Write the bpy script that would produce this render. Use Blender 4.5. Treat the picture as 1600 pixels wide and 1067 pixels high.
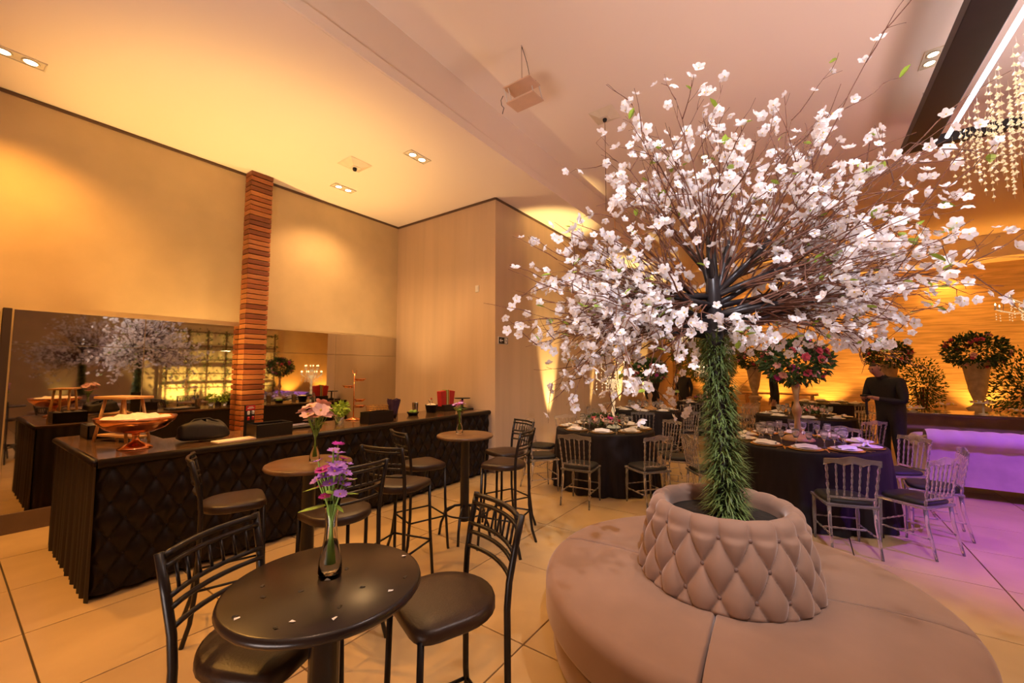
import bpy, bmesh, math, random
from mathutils import Vector, Matrix
random.seed(7)
PI = math.pi; R = math.radians
for o in list(bpy.data.objects): bpy.data.objects.remove(o)
sc = bpy.context.scene
C = sc.collection
# ------------------------------------------------------------------ camera, world, exposure
cam = bpy.data.objects.new('camera', bpy.data.cameras.new('camera'))
C.objects.link(cam); sc.camera = cam
cam.location = (0, 0, 1.65)
cam.rotation_euler = (R(94.0), 0, R(35.5))
cam.data.sensor_width = 36; cam.data.lens = 36*640/1600
cam.data.clip_start = .02; cam.data.clip_end = 100
w = bpy.data.worlds.new('world'); sc.world = w; w.use_nodes = True
w.node_tree.nodes['Background'].inputs[0].default_value = (1, .72, .5, 1)
w.node_tree.nodes['Background'].inputs[1].default_value = .05
sc.view_settings.view_transform = 'Standard'
try: sc.view_settings.look = 'None'
except Exception: pass
sc.view_settings.exposure = -0.12; sc.view_settings.gamma = 1
sc.view_settings.use_curve_mapping = False
WARM = (1, .44, .08); HONEY = (1, .56, .22); AMBER = (1, .42, .06); SOFT = (1, .70, .50); PURPLE = (.27, .04, 1); YEL = (1, .66, .22)

def spot(name, loc, tgt, power, color, angle=100, blend=.8, size=.04, parent=None):
    l = bpy.data.lights.new(name, 'SPOT'); l.energy = power; l.color = color
    l.spot_size = R(angle); l.spot_blend = blend; l.shadow_soft_size = size
    o = bpy.data.objects.new(name, l); C.objects.link(o)
    d = Vector(tgt)-Vector(loc)
    o.rotation_euler = d.to_track_quat('-Z', 'Y').to_euler()
    o.location = loc
    if parent:
        o.parent = parent; o.matrix_parent_inverse = Matrix.Translation(parent.location).inverted() if parent.rotation_euler.z == 0 else (Matrix.Translation(parent.location) @ parent.rotation_euler.to_matrix().to_4x4()).inverted()
    return o

# ------------------------------------------------------------------ materials
MATS = {}
def mat(name, col, rough=.5, metal=0, spec=.5, var=0, scale=(8, 8, 8), bump=0, bscale=None, emit=None, trans=0, ior=1.45, sheen=0, coat=0, noise_detail=4, alpha=1, sss=0):
    m = bpy.data.materials.new(name); m.use_nodes = True
    nt = m.node_tree; b = nt.nodes['Principled BSDF']
    b.inputs['Base Color'].default_value = (*col, 1)
    b.inputs['Roughness'].default_value = rough; b.inputs['Metallic'].default_value = metal
    b.inputs['Specular IOR Level'].default_value = spec
    b.inputs['IOR'].default_value = ior
    if trans: b.inputs['Transmission Weight'].default_value = trans
    if coat: b.inputs['Coat Weight'].default_value = coat
    if sheen:
        b.inputs['Sheen Weight'].default_value = sheen; b.inputs['Sheen Roughness'].default_value = .4
        b.inputs['Sheen Tint'].default_value = (1, .85, .78, 1)
    if emit:
        b.inputs['Emission Color'].default_value = (*emit[0], 1); b.inputs['Emission Strength'].default_value = emit[1]
    if alpha < 1: b.inputs['Alpha'].default_value = alpha
    if var or bump:
        tc = nt.nodes.new('ShaderNodeTexCoord'); mp = nt.nodes.new('ShaderNodeMapping')
        nt.links.new(tc.outputs['Object'], mp.inputs['Vector'])
        mp.inputs['Scale'].default_value = scale
        n = nt.nodes.new('ShaderNodeTexNoise'); n.inputs['Scale'].default_value = 1; n.inputs['Detail'].default_value = noise_detail
        nt.links.new(mp.outputs[0], n.inputs['Vector'])
        if var:
            r = nt.nodes.new('ShaderNodeValToRGB')
            r.color_ramp.elements[0].position = .3; r.color_ramp.elements[1].position = .7
            r.color_ramp.elements[0].color = (*[max(0, c*(1-var)) for c in col], 1)
            r.color_ramp.elements[1].color = (*[min(1, c*(1+var)) for c in col], 1)
            nt.links.new(n.outputs['Fac'], r.inputs['Fac']); nt.links.new(r.outputs[0], b.inputs['Base Color'])
        if bump:
            bp = nt.nodes.new('ShaderNodeBump'); bp.inputs['Strength'].default_value = bump; bp.inputs['Distance'].default_value = .01
            if bscale:
                n2 = nt.nodes.new('ShaderNodeTexNoise'); n2.inputs['Scale'].default_value = bscale
                nt.links.new(tc.outputs['Object'], n2.inputs['Vector'])
                nt.links.new(n2.outputs['Fac'], bp.inputs['Height'])
            else: nt.links.new(n.outputs['Fac'], bp.inputs['Height'])
            nt.links.new(bp.outputs[0], b.inputs['Normal'])
    MATS[name] = m
    return m
mat('tile', (.52, .36, .175), .24, var=.10, scale=(1.7, 1.7, 1.7), spec=.4)
mat('grout', (.10, .075, .05), .9)
mat('plaster', (.60, .46, .27), .75, var=.07, scale=(2.2, 2.2, 2.2), bump=.05, bscale=60)
mat('veneer', (.62, .46, .31), .45, var=.055, scale=(6, 6, .4), spec=.3)
mat('ceiling', (.88, .76, .64), .85, var=.015, scale=(.6, .6, .6))
mat('trim_and_gap_shade', (.12, .07, .04), .6, var=.1)
mat('dark_door', (.045, .028, .022), .45, var=.2, scale=(3, 3, 1))
mat('mirror', (.60, .55, .47), .025, metal=1, var=.01, scale=(1, 1, 1))
mat('slat_wood', (.32, .095, .028), .35, var=.28, scale=(5, 5, 14))
mat('slat_wood_pale', (.40, .145, .045), .35, var=.22, scale=(5, 5, 14))
mat('slat_wood_dark', (.20, .055, .018), .38, var=.25, scale=(5, 5, 14))
mat('stone', (.62, .42, .22), .8, var=.28, scale=(1.6, 1.6, 22), bump=.8)
mat('black_leather', (.010, .006, .006), .36, var=.2, scale=(30, 30, 30), bump=.12, bscale=260, spec=.28)
mat('black_skirt', (.012, .008, .007), .6, var=.3, scale=(60, 60, 2))
mat('bar_top', (.10, .055, .028), .18, var=.35, scale=(2, 9, 2), coat=.3)
mat('black_metal', (.012, .009, .009), .32, var=.1, spec=.5)
mat('brown_vinyl', (.034, .018, .012), .38, var=.15, scale=(14, 14, 14), bump=.08, bscale=150)
mat('table_black', (.020, .012, .010), .27, var=.15, scale=(10, 10, 10))
mat('table_brown', (.16, .085, .036), .30, var=.25, scale=(10, 10, 10))
mat('velvet', (.30, .185, .130), .75, var=.10, scale=(3.2, 3.2, 3.2), sheen=.5, bump=.05, bscale=300, spec=.2)
mat('velvet_button', (.20, .125, .10), .7, var=.1)
mat('soil', (.02, .013, .009), .9, var=.4, scale=(30, 30, 30), bump=.5)
mat('cloth_black', (.014, .010, .011), .7, var=.2, scale=(20, 20, 3), spec=.25)
mat('acrylic', (.97, .93, .88), .06, trans=.90, ior=1.49, var=.01)
mat('glass', (.98, .98, .97), .01, trans=.90, ior=1.4, var=.005)
mat('crystal', (1, .93, .80), .02, trans=.75, ior=1.6, emit=((1, .75, .42), .25), var=.01)  # faint glow built into the crystal, which is no lamp
mat('black_cushion', (.013, .010, .010), .6, var=.2, scale=(20, 20, 20))
mat('porcelain', (.82, .78, .74), .2, var=.03)
mat('gold', (.75, .48, .18), .28, metal=1, var=.1)
mat('gold_wood', (.48, .27, .11), .42, var=.25, scale=(20, 20, 8))
mat('linen', (.80, .76, .72), .8, var=.06, scale=(20, 20, 20))
mat('steel', (.62, .58, .54), .18, metal=1, var=.05)
mat('copper', (.85, .36, .15), .17, metal=1, var=.08)
mat('ice', (.85, .74, .58), .4, var=.12, scale=(40, 40, 40), bump=.6)
mat('wood_light', (.58, .32, .12), .45, var=.22, scale=(3, 22, 22))
mat('paper', (.78, .66, .52), .7, var=.04)
mat('red', (.55, .02, .025), .45, var=.1)
mat('white_print', (.85, .83, .80), .6, var=.02)
mat('yellow_print', (.80, .55, .08), .6, var=.05)
mat('purple_paper', (.07, .035, .10), .6, var=.25)
mat('green_leaf', (.34, .52, .06), .5, var=.25, scale=(20, 20, 20))
mat('dark_leaf', (.045, .10, .022), .5, var=.45, scale=(12, 12, 12))
mat('grass_green', (.13, .19, .05), .5, var=.5, scale=(9, 9, 9))
mat('olive_leaf', (.22, .24, .03), .5, var=.5, scale=(3, 3, 3))
mat('bark', (.15, .062, .038), .7, var=.35, scale=(25, 25, 25))
mat('trunk_metal', (.020, .016, .018), .35, var=.25, scale=(15, 15, 15))
mat('petal_white', (.93, .92, .95), .55, var=.03, scale=(40, 40, 40))
def translucent(name, col, k):
    m = MATS[name]; nt = m.node_tree; out = nt.nodes['Material Output']; b = nt.nodes['Principled BSDF']
    t_ = nt.nodes.new('ShaderNodeBsdfTranslucent'); t_.inputs['Color'].default_value = (*col, 1)
    mx = nt.nodes.new('ShaderNodeMixShader'); mx.inputs[0].default_value = k
    nt.links.new(b.outputs[0], mx.inputs[1]); nt.links.new(t_.outputs[0], mx.inputs[2]); nt.links.new(mx.outputs[0], out.inputs['Surface'])
translucent('petal_white', (.95, .93, .96), .38)
mat('petal_pink', (.88, .52, .49), .55, var=.2, scale=(30, 30, 30))
mat('petal_rose', (.62, .09, .13), .55, var=.3, scale=(30, 30, 30))
mat('petal_purple', (.55, .26, .80), .55, var=.25, scale=(40, 40, 40))
mat('petal_magenta', (.62, .05, .38), .55, var=.2, scale=(40, 40, 40))
mat('stamen', (.75, .55, .12), .6, var=.1)
mat('stem_green', (.24, .42, .07), .5, var=.25, scale=(20, 20, 20))
mat('water', (.98, .99, .97), .0, trans=1, ior=1.12, var=.003)
mat('vase_glass', (1, 1, 1), .0, trans=1, ior=1.22, var=.002)
mat('lamp_glow', (1, .9, .7), .4, emit=((1, .78, .42), 22))
mat('lamp_housing', (.75, .66, .50), .45, var=.05)
mat('flame_glow', (1, .85, .6), .4, emit=((1, .66, .28), 14))
mat('tube_glow', (.9, .9, 1), .4, emit=((.80, .80, 1), 9))
mat('fixture_black', (.012, .010, .011), .45, var=.15)
mat('white_plastic', (.75, .72, .68), .4, var=.02)
mat('projector_plate', (.70, .48, .34), .45, var=.05)
mat('skin', (.42, .22, .14), .5, var=.08, scale=(30, 30, 30), sss=0)
mat('hair', (.015, .010, .008), .5, var=.2)
mat('suit', (.014, .012, .014), .75, var=.2, scale=(30, 30, 30))
mat('velvet_sofa', (.47, .35, .33), .7, var=.12, scale=(4, 4, 4), sheen=.5)
mat('sofa_leg', (.10, .05, .03), .4, var=.2)
mat('shelf_glass', (.30, .26, .24), .06, metal=.9, var=.03)
mat('urn_stone', (.50, .35, .19), .6, var=.2, scale=(10, 10, 10))
mat('trellis_panel', (.80, .66, .38), .7, var=.06)
mat('red_bag', (.5, .025, .03), .5, var=.15)
mat('fruit_green', (.25, .42, .06), .4, var=.2)

# ------------------------------------------------------------------ mesh builder
class MB:
    def __init__(s): s.v = []; s.f = []; s.m = []; s.mi = 0
    def add(s, vs, fs):
        b = len(s.v); s.v += [tuple(p) for p in vs]; s.f += [tuple(b+i for i in f) for f in fs]; s.m += [s.mi]*len(fs); return s
    def box(s, c, sz, rz=0, M=None):
        x, y, z = sz[0]/2, sz[1]/2, sz[2]/2; cs, sn = math.cos(rz), math.sin(rz)
        vs = []
        for a in ((-x, -y, -z), (x, -y, -z), (x, y, -z), (-x, y, -z), (-x, -y, z), (x, -y, z), (x, y, z), (-x, y, z)):
            if M is not None: p = M @ Vector(a); vs.append((p.x+c[0], p.y+c[1], p.z+c[2]))
            else: vs.append((c[0]+a[0]*cs-a[1]*sn, c[1]+a[0]*sn+a[1]*cs, c[2]+a[2]))
        return s.add(vs, [(0, 3, 2, 1), (4, 5, 6, 7), (0, 1, 5, 4), (1, 2, 6, 5), (2, 3, 7, 6), (3, 0, 4, 7)])
    def tube(s, pts, r, n=8, cap=True, closed=False):
        pts = [Vector(p) for p in pts]; k = len(pts)
        rs = r if isinstance(r, (list, tuple)) else [r]*k
        vs = []; up = None
        for i, p in enumerate(pts):
            if closed: t = (pts[(i+1) % k]-pts[i-1])
            else: t = pts[min(i+1, k-1)]-pts[max(i-1, 0)]
            if t.length < 1e-9: t = Vector((0, 0, 1))
            t.normalize()
            if up is None:
                up = Vector((0, 0, 1)) if abs(t.z) < .9 else Vector((1, 0, 0))
            a = t.cross(up)
            if a.length < 1e-6: a = t.orthogonal()
            a.normalize(); b = a.cross(t).normalized(); up = b
            for j in range(n):
                q = 2*PI*j/n
                vs.append(p+a*(rs[i]*math.cos(q))+b*(rs[i]*math.sin(q)))
        fs = []
        for i in range(k if closed else k-1):
            i2 = (i+1) % k
            for j in range(n):
                j2 = (j+1) % n
                fs.append((i*n+j, i*n+j2, i2*n+j2, i2*n+j))
        if cap and not closed:
            fs.append(tuple(range(n-1, -1, -1))); fs.append(tuple((k-1)*n+j for j in range(n)))
        return s.add(vs, fs)
    def lathe(s, prof, c=(0, 0, 0), n=20, cap=True):
        vs = []; k = len(prof)
        for r, z in prof:
            for j in range(n):
                q = 2*PI*j/n; vs.append((c[0]+r*math.cos(q), c[1]+r*math.sin(q), c[2]+z))
        fs = []
        for i in range(k-1):
            for j in range(n):
                j2 = (j+1) % n; fs.append((i*n+j, i*n+j2, (i+1)*n+j2, (i+1)*n+j))
        if cap:
            if prof[0][0] > 1e-4: fs.append(tuple(range(n-1, -1, -1)))
            if prof[-1][0] > 1e-4: fs.append(tuple((k-1)*n+j for j in range(n)))
        return s.add(vs, fs)
    def ball(s, c, r, n=8, sq=(1, 1, 1)):
        m = max(4, n//2+1)
        prof = [(math.sin(PI*i/m), -math.cos(PI*i/m)) for i in range(m+1)]
        vs = []; 
        for a, z in prof:
            for j in range(n):
                q = 2*PI*j/n; vs.append((c[0]+r*sq[0]*a*math.cos(q), c[1]+r*sq[1]*a*math.sin(q), c[2]+r*sq[2]*z))
        fs = []
        for i in range(m):
            for j in range(n):
                j2 = (j+1) % n; fs.append((i*n+j, i*n+j2, (i+1)*n+j2, (i+1)*n+j))
        return s.add(vs, fs)
    def grid(s, fn, nu, nv, wrap=False):
        vs = [fn(i/nu, j/nv) for j in range(nv+1) for i in range(nu if wrap else nu+1)]
        W = nu if wrap else nu+1; fs = []
        for j in range(nv):
            for i in range(nu):
                i2 = (i+1) % W if wrap else i+1
                fs.append((j*W+i, j*W+i2, (j+1)*W+i2, (j+1)*W+i))
        return s.add(vs, fs)
    def mesh(s, name, mats, smooth=False, bevel=0):
        me = bpy.data.meshes.new(name); me.from_pydata(s.v, [], s.f)
        if not isinstance(mats, (list, tuple)): mats = [mats]
        for q in mats: me.materials.append(MATS[q])
        if len(mats) > 1: me.polygons.foreach_set('material_index', s.m)
        bm = bmesh.new(); bm.from_mesh(me)
        bmesh.ops.remove_doubles(bm, verts=bm.verts, dist=1e-6)
        bmesh.ops.recalc_face_normals(bm, faces=bm.faces)
        if bevel: bmesh.ops.bevel(bm, geom=list(bm.edges), offset=bevel, segments=2, profile=.5, affect='EDGES', clamp_overlap=True)
        bm.to_mesh(me); bm.free()
        if smooth: me.polygons.foreach_set('use_smooth', [True]*len(me.polygons))
        me.update(); return me
    def build(s, name, mats, parent=None, smooth=False, bevel=0, loc=None, rz=0):
        o = bpy.data.objects.new(name, s.mesh(name, mats, smooth, bevel)); C.objects.link(o)
        if parent: o.parent = parent
        if loc: o.location = loc
        o.rotation_euler.z = rz
        return o
def obj(name, me, parent=None, loc=(0, 0, 0), rot=None, scale=None):
    o = bpy.data.objects.new(name, me); C.objects.link(o); o.parent = parent; o.location = loc
    if rot is not None: o.rotation_euler = rot
    if scale is not None: o.scale = (scale,)*3 if not isinstance(scale, tuple) else scale
    return o
def tag(o, label, cat, group=None, kind=None):
    o['label'] = label; o['category'] = cat
    if group: o['group'] = group
    if kind: o['kind'] = kind
    return o
def thing(name, label, cat, loc=(0, 0, 0), rz=0, group=None):
    o = bpy.data.objects.new(name, None); C.objects.link(o); o.empty_display_size = .1
    o.location = loc; o.rotation_euler.z = rz
    return tag(o, label, cat, group)
def struct(o): o['kind'] = 'structure'; return o
def copy_tree(root, loc, rz, label, group=None, parent=None):
    r = root.copy(); C.objects.link(r); r.location = loc; r.rotation_euler = (0, 0, rz)
    r['label'] = label
    if group: r['group'] = group
    def rec(src, dst):
        for ch in list(src.children):
            c = ch.copy(); C.objects.link(c); c.parent = dst; rec(ch, c)
    rec(root, r); return r

# ------------------------------------------------------------------ room shell
WX = -6.62; HL = 4.55; HU = 5.15; EY = 5.3; JX = -4.12; BY = 16.4; RX = 8.5; NY = -4.0; FX = -3.25; SY = 15.6
m = MB(); m.box(((WX+RX)/2, (NY+BY)/2, -.08), (RX-WX+.4, BY-NY+.4, .12)); floor = struct(m.build('floor', 'grout'))
floor['label'] = 'pale beige polished tile floor'
# tiles: the nearest in view are parts, the rest one piece
TS = .87
t_me = MB().box((0, 0, -.011), (TS-.009, TS-.009, .022)).mesh('tile', 'tile', bevel=.003)
cand = []
import itertools
yaw = R(35.5)
for i in range(-8, 14):
    for j in range(-9, 19):
        x0, y0 = -1.45+i*TS, 2.15+j*TS; cx, cy = x0+TS/2, y0+TS/2
        if x0 < WX-.5 or x0 > RX or y0 < NY-.5 or y0 > BY: continue
        if cx < JX-.3 and cy > EY+.3: continue
        fw = -math.sin(yaw)*cx+math.cos(yaw)*cy; rt = math.cos(yaw)*cx+math.sin(yaw)*cy
        d = math.hypot(cx, cy)
        score = d if (fw > .2 and abs(rt) < 1.35*fw+.8) else 100+d
        cand.append((score, cx, cy))
cand.sort()
def clipt(cx, cy):
    return max(cx-TS/2, WX), min(cx+TS/2, RX), max(cy-TS/2, NY), min(cy+TS/2, BY)
rest = MB()
for k, (s_, cx, cy) in enumerate(cand):
    a0, a1, b0, b1 = clipt(cx, cy)
    if a1-a0 < .03 or b1-b0 < .03: continue
    if k < 298 and a1-a0 > TS-.01 and b1-b0 > TS-.01:
        obj('tile', t_me, floor, (cx, cy, 0))
    else: rest.box(((a0+a1)/2, (b0+b1)/2, -.011), (a1-a0-.009, b1-b0-.009, .022))
ro = rest.build('tile_remainder', 'tile', floor); ro['kind'] = 'stuff'

def wall(name, c, s, m_): return struct(MB().box(c, s).build(name, m_))
wl = wall('wall_left', (WX-.1, (NY+EY)/2, HL/2), (.2, EY-NY, HL), 'plaster')
wall('wall_end', ((WX+JX)/2, EY+.1, HL/2), (JX-WX, .2, HL), 'veneer')
wall('wall_side', (JX-.1, (EY+.2+BY)/2, HL/2), (.2, BY-EY-.2, HL), 'veneer')
wall('wall_back', ((JX+RX)/2, BY+.1, HL/2), (RX-JX, .2, HL), 'stone')
wall('wall_right', (RX+.1, (NY+BY)/2, HU/2), (.2, BY-NY, HU), 'plaster')
wall('wall_front', ((WX+RX)/2, NY-.1, HU/2), (RX-WX, .2, HU), 'plaster')
ce = MB().box(((WX+FX)/2, (NY+BY)/2, HL+.35), (FX-WX, BY-NY, .7)).build('ceiling', 'ceiling'); struct(ce); ce['label'] = 'lowered plaster ceiling above the bar'
ce2 = MB().box(((FX+RX)/2, (NY+BY)/2, HU+.05), (RX-FX, BY-NY, .1)).build('ceiling_upper', 'ceiling'); struct(ce2)
ce3 = MB().box(((FX+RX)/2, (SY+BY)/2, (HL+HU)/2), (RX-FX, BY-SY, HU-HL)).build('ceiling_soffit', 'ceiling'); struct(ce3)
# fascia board with a proud lower lip
struct(MB().box((FX+.012, (NY+SY)/2, HL+.06), (.024, SY-NY, .12)).build('trim_1', 'ceiling', bevel=.004))
# dark brown strips paint the shadow-gap shade at the head of the walls
struct(MB().box((WX+.008, (NY+EY)/2, HL-.02), (.016, EY-NY, .035)).build('gap_shade_left', 'trim_and_gap_shade'))
struct(MB().box(((WX+JX)/2, EY-.008, HL-.02), (JX-WX, .016, .035)).build('gap_shade_end', 'trim_and_gap_shade'))
struct(MB().box((JX+.008, (EY+BY)/2, HL-.02), (.016, BY-EY, .035)).build('gap_shade_side', 'trim_and_gap_shade'))
struct(MB().box((WX+.01, (.41+EY)/2, .1), (.02, EY-.41, .2)).build('baseboard_left', 'trim_and_gap_shade', bevel=.004))
struct(MB().box((JX+.008, (EY+BY)/2, .06), (.016, BY-EY, .12)).build('baseboard_side', 'trim_and_gap_shade', bevel=.004))
struct(MB().box(((WX+JX)/2, EY-.008, .06), (JX-WX, .016, .12)).build('baseboard_end', 'trim_and_gap_shade', bevel=.004))
# dark door at the far left
d = MB().box((WX+.03, -.10, 1.12), (.06, .88, 2.24)).build('door_1', 'dark_door', bevel=.006); struct(d)
for y_ in (-.57, .385): MB().box((WX+.045, y_, 1.14), (.09, .06, 2.28)).build('door_frame', 'dark_door', d, bevel=.004)
MB().tube([(WX+.1, .26, 1.0), (WX+.1, .26, 1.25)], .012, 8).build('door_handle', 'steel', d, smooth=True)
# mirror panes
mr = thing('wall_mirror', 'tinted mirror panels running along the wall behind the bar', 'mirror', (WX, 2.85, .2))
ys = [.43, 1.47, 2.495, 2.80, 4.0, EY-.004]
for a, b in ((0, 1), (1, 2), (3, 4), (4, 5)):
    for z0, z1 in ((.2, 1.92), (1.92, 2.28)):
        MB().box((.006, (ys[a]+ys[b])/2-2.85, (z0+z1)/2-.2), (.012, ys[b]-ys[a]-.006, z1-z0-.005)).build('mirror_pane', 'mirror', mr, bevel=.0015)
# slatted wooden pier
pr_ = thing('slatted_pier', 'tall pier clad in red-brown horizontal wooden slats, breaking the mirror wall', 'column', (WX, 2.645, 0))
MB().box((.087, 0, HL/2), (.168, .27, HL)).build('core', 'trim_and_gap_shade', pr_)
sl = [MB().box((.102, 0, 0), (.196, .298, .060)).mesh('slat', q, bevel=.004) for q in ('slat_wood', 'slat_wood_pale', 'slat_wood_dark')]
nz = 63; st = HL/nz
for k in range(nz):
    o = obj('slat', random.choice(sl), pr_, (0, 0, (k+.5)*st)); o.scale = (1+random.uniform(-.02, .03), 1+random.uniform(-.015, .004), 1)

# ------------------------------------------------------------------ ceiling fixtures
def twin(loc, label, power, color, rz=PI/2, tilt=(0, 0), ang=125):
    t = thing('recessed_spotlight', label, 'ceiling light', loc, rz, 'recessed twin ceiling spots')
    f = MB()
    f.box((0, .075, -.006), (.36, .012, .014)); f.box((0, -.075, -.006), (.36, .012, .014)); f.box((.175, 0, -.006), (.012, .16, .014)); f.box((-.175, 0, -.006), (.012, .16, .014)); f.box((0, 0, -.003), (.34, .14, .004))
    f.build('frame', 'lamp_housing', t)
    for s in (-1, 1):
        h_ = MB().lathe([(.055, -.006), (.060, -.012), (.050, -.016), (.045, -.008)], (s*.082, 0, 0), 16).build('lamp_ring', 'lamp_housing', t, smooth=True)
        MB().lathe([(0, -.012), (.043, -.011)], (s*.082, 0, 0), 16, cap=False).build('lamp', 'lamp_glow', h_)
    if power:
        spot('lamp_light', (loc[0], loc[1], loc[2]-.05), (loc[0]+tilt[0], loc[1]+tilt[1], 0), power, color, ang, .9, .06, t)
    return t
twin((-5.82, .27, HL), 'twin recessed spotlight at the far left of the low ceiling', 330, WARM)
twin((-5.88, 3.61, HL), 'twin recessed spotlight nearest the corner behind the bar', 190, HONEY)
twin((-4.18, 3.64, HL), 'twin recessed spotlight above the bar front by the ceiling step', 240, HONEY)
twin((-4.18, .27, HL), 'assumed unseen twin recessed spotlight above the near end of the bar', 380, WARM)  # unseen spotlight, assumed here to light the near bar
twin((1.30, 6.3, HU), 'twin recessed spotlight beside the black hanging frame', 70, SOFT)
twin((-1.2, .2, HU), 'added unseen twin spotlight above the nearest bistro table', 120, (1, .62, .38))  # unseen spotlight added to warm the near floor
twin((.9, 2.0, HU), 'added unseen twin spotlight over the round settee', 300, (1, .86, .82), tilt=(-1.3, .7), ang=75)  # unseen spotlight added for whiter light on tree and settee
twin((-1.2, 7.2, HU), 'added twin fill spotlight between the banquet tables', 220, YEL)  # spotlight added as fill for the banquet tables, no known source
twin((1.2, -1.0, HU), 'added unseen twin spotlight behind the viewpoint, aimed at the tree', 1100, (.93, .90, 1), tilt=(-2.95, 6.78), ang=44)  # unseen narrow spotlight added to brighten the blossoms from the front
for k, x_ in enumerate((-1.5, 1.1, 3.3, 5.6)):
    twin((x_, 16.0, HL), 'twin recessed spotlight in the back soffit above the stone wall, '+('first', 'second', 'third', 'fourth')[k]+' from the left', 200, AMBER, rz=0)
def hatch(loc, label, wire):
    t = thing('ceiling_hatch', label, 'ceiling opening', loc)
    f = MB(); s = .17
    for a in range(4):
        q = a*PI/2; M = Matrix.Rotation(q, 3, 'Z')
        p = [M @ Vector(v) for v in ((-s, -s, -.004), (s, -s, -.004), (s*.35, -s*.35, -.05), (-s*.35, -s*.35, -.05))]
        f.add(p, [(0, 1, 2, 3)])
    f.box((0, 0, -.052), (s*.7, s*.7, .006))
    f.build('cover', 'lamp_housing', t)
    MB().lathe([(.0, -.10), (.022, -.095), (.030, -.07), (.026, -.055), (.012, -.05)], (0, 0, 0), 12).build('socket', 'fixture_black', t, smooth=True)
    if wire: MB().tube([(0, 0, -.05), (.004, 0, -.6), (-.003, 0, -1.35)], .004, 6).build('wire', 'bark', t)
hatch((-5.06, 3.27, HL), 'square ceiling opening with a dark socket above the bar', False)
hatch((-2.1, 5.14, HU), 'square ceiling opening with a thin wire hanging towards the tree', True)
# hanging projector bracket
t = thing('projector_bracket', 'small two-plate projector bracket hanging from the upper ceiling on thin rods', 'projector mount', (-2.35, 3.47, HU))
MB().tube([(0, 0, 0), (0, .01, -.47)], .006, 6).build('rod', 'steel', t)
MB().tube([(0, 0, 0), (.05, .03, -.2), (.09, .05, -.44)], .003, 6).build('cable', 'fixture_black', t)
MB().box((0, 0, -.47), (.34, .22, .014), M=Matrix.Rotation(R(5), 3, 'X')).build('upper_plate', 'projector_plate', t, bevel=.003)
MB().box((.03, .02, -.64), (.34, .22, .014), M=Matrix.Rotation(R(4), 3, 'X')).build('lower_plate', 'projector_plate', t, bevel=.003)
for x_, y_ in ((.1, .05), (-.12, -.08), (.16, .1), (-.16, -.1)):
    MB().tube([(x_, y_, -.47), (x_+.03, y_+.02, -.64)], .006, 6).build('spacer', 'white_plastic', t)
b = MB(); b.box((-.05, -.02, -.452), (.26, .05, .022)); b.build('arm', 'fixture_black', t, bevel=.004)
MB().tube([(.06, .06, -.43), (.12, .10, -.43)], .035, 12).build('lens', 'fixture_black', t, smooth=True)
MB().tube([(-.17, -.1, -.56), (-.2, -.1, -.60), (-.19, -.1, -.66), (-.16, -.1, -.70), (-.18, -.1, -.76)], .004, 6).build('loose_cable', 'fixture_black', t)
# exit sign and switch on the veneer walls
t = thing('exit_sign', 'small black exit sign with white left arrow and running figure', 'sign', (JX, 5.51, 2.145))
MB().box((.006, 0, 0), (.012, .27, .125)).build('plate', 'white_print', t, bevel=.002)
MB().box((.0125, 0, 0), (.003, .255, .11)).build('panel', 'fixture_black', t)
a = MB(); a.box((.0150, -.045, 0), (.002, .07, .014))
a.add([(.0155, -.108, 0), (.0155, -.065, .036), (.0155, -.065, .018), (.0155, -.08, 0), (.0155, -.065, -.018), (.0155, -.065, -.036)], [(0, 1, 2, 3), (0, 3, 4, 5)])
a.build('arrow', 'white_print', t)
a = MB(); a.box((.0145, .07, 0), (.002, .075, .088)); a.build('doorway_symbol', 'white_print', t)
a = MB(); a.ball((.016, .062, .030), .009, 8, (.2, 1, 1))
def limb(p, q, wd):
    p = Vector(p); q = Vector(q); n_ = (q-p).normalized(); s_ = Vector((0, -n_.z, n_.y))*wd
    a.add([p-s_, p+s_, q+s_, q-s_], [(0, 1, 2, 3)])
X_ = .0162
limb((X_, .066, .018), (X_, .076, -.008), .006); limb((X_, .068, .016), (X_, .046, .004), .003); limb((X_, .068, .014), (X_, .092, .006), .003)
limb((X_, .076, -.008), (X_, .054, -.02), .004); limb((X_, .054, -.02), (X_, .052, -.038), .004); limb((X_, .076, -.008), (X_, .090, -.022), .004); limb((X_, .090, -.022), (X_, .104, -.026), .004)
a.build('running_figure', 'fixture_black', t)
t = thing('wall_switch', 'small white switch plate high on the wooden end wall', 'switch', (-4.51, EY, 3.04))
MB().box((0, -.006, 0), (.075, .012, .115)).build('plate', 'white_plastic', t, bevel=.003)
MB().box((0, -.014, 0), (.03, .008, .05)).build('rocker', 'white_plastic', t, bevel=.002)

# ------------------------------------------------------------------ bar counter
def tuft(u, v, a, b):
    p = u/a+v/b; q = u/a-v/b
    return (abs(math.sin(PI*p))*abs(math.sin(PI*q)))**.45
BX = -4.2; B0 = .72; B1 = EY-.03; BH = 1.0; BD = .80; AX = -5.9; AD = .58
bar = thing('bar_counter', 'long black tufted leather bar counter with a short return', 'bar', (BX, B0, 0))
L = B1-B0
m = MB()
def fr(u, v):
    y = u*L; z = .035+v*.925
    e = min(1, min(y, L-y)/.03)
    return (-.035+.042*tuft(y, z-.02, .17, .26)*e, y, z)
m.grid(fr, 430, 84)
m.build('tufted_front', 'black_leather', bar, smooth=True)
bt = MB()
for j in range(0, 8):
    for i in range(0, 28):
        y = (i+.5*(j % 2))*.17; z = .02+j*.13
        if .05 < z < .95 and .04 < y < L-.04: bt.ball((-.026, y, z), .010, 8, (.5, 1, 1))
o = bt.build('buttons', 'black_leather', bar, smooth=True); o['kind'] = 'stuff'
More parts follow.
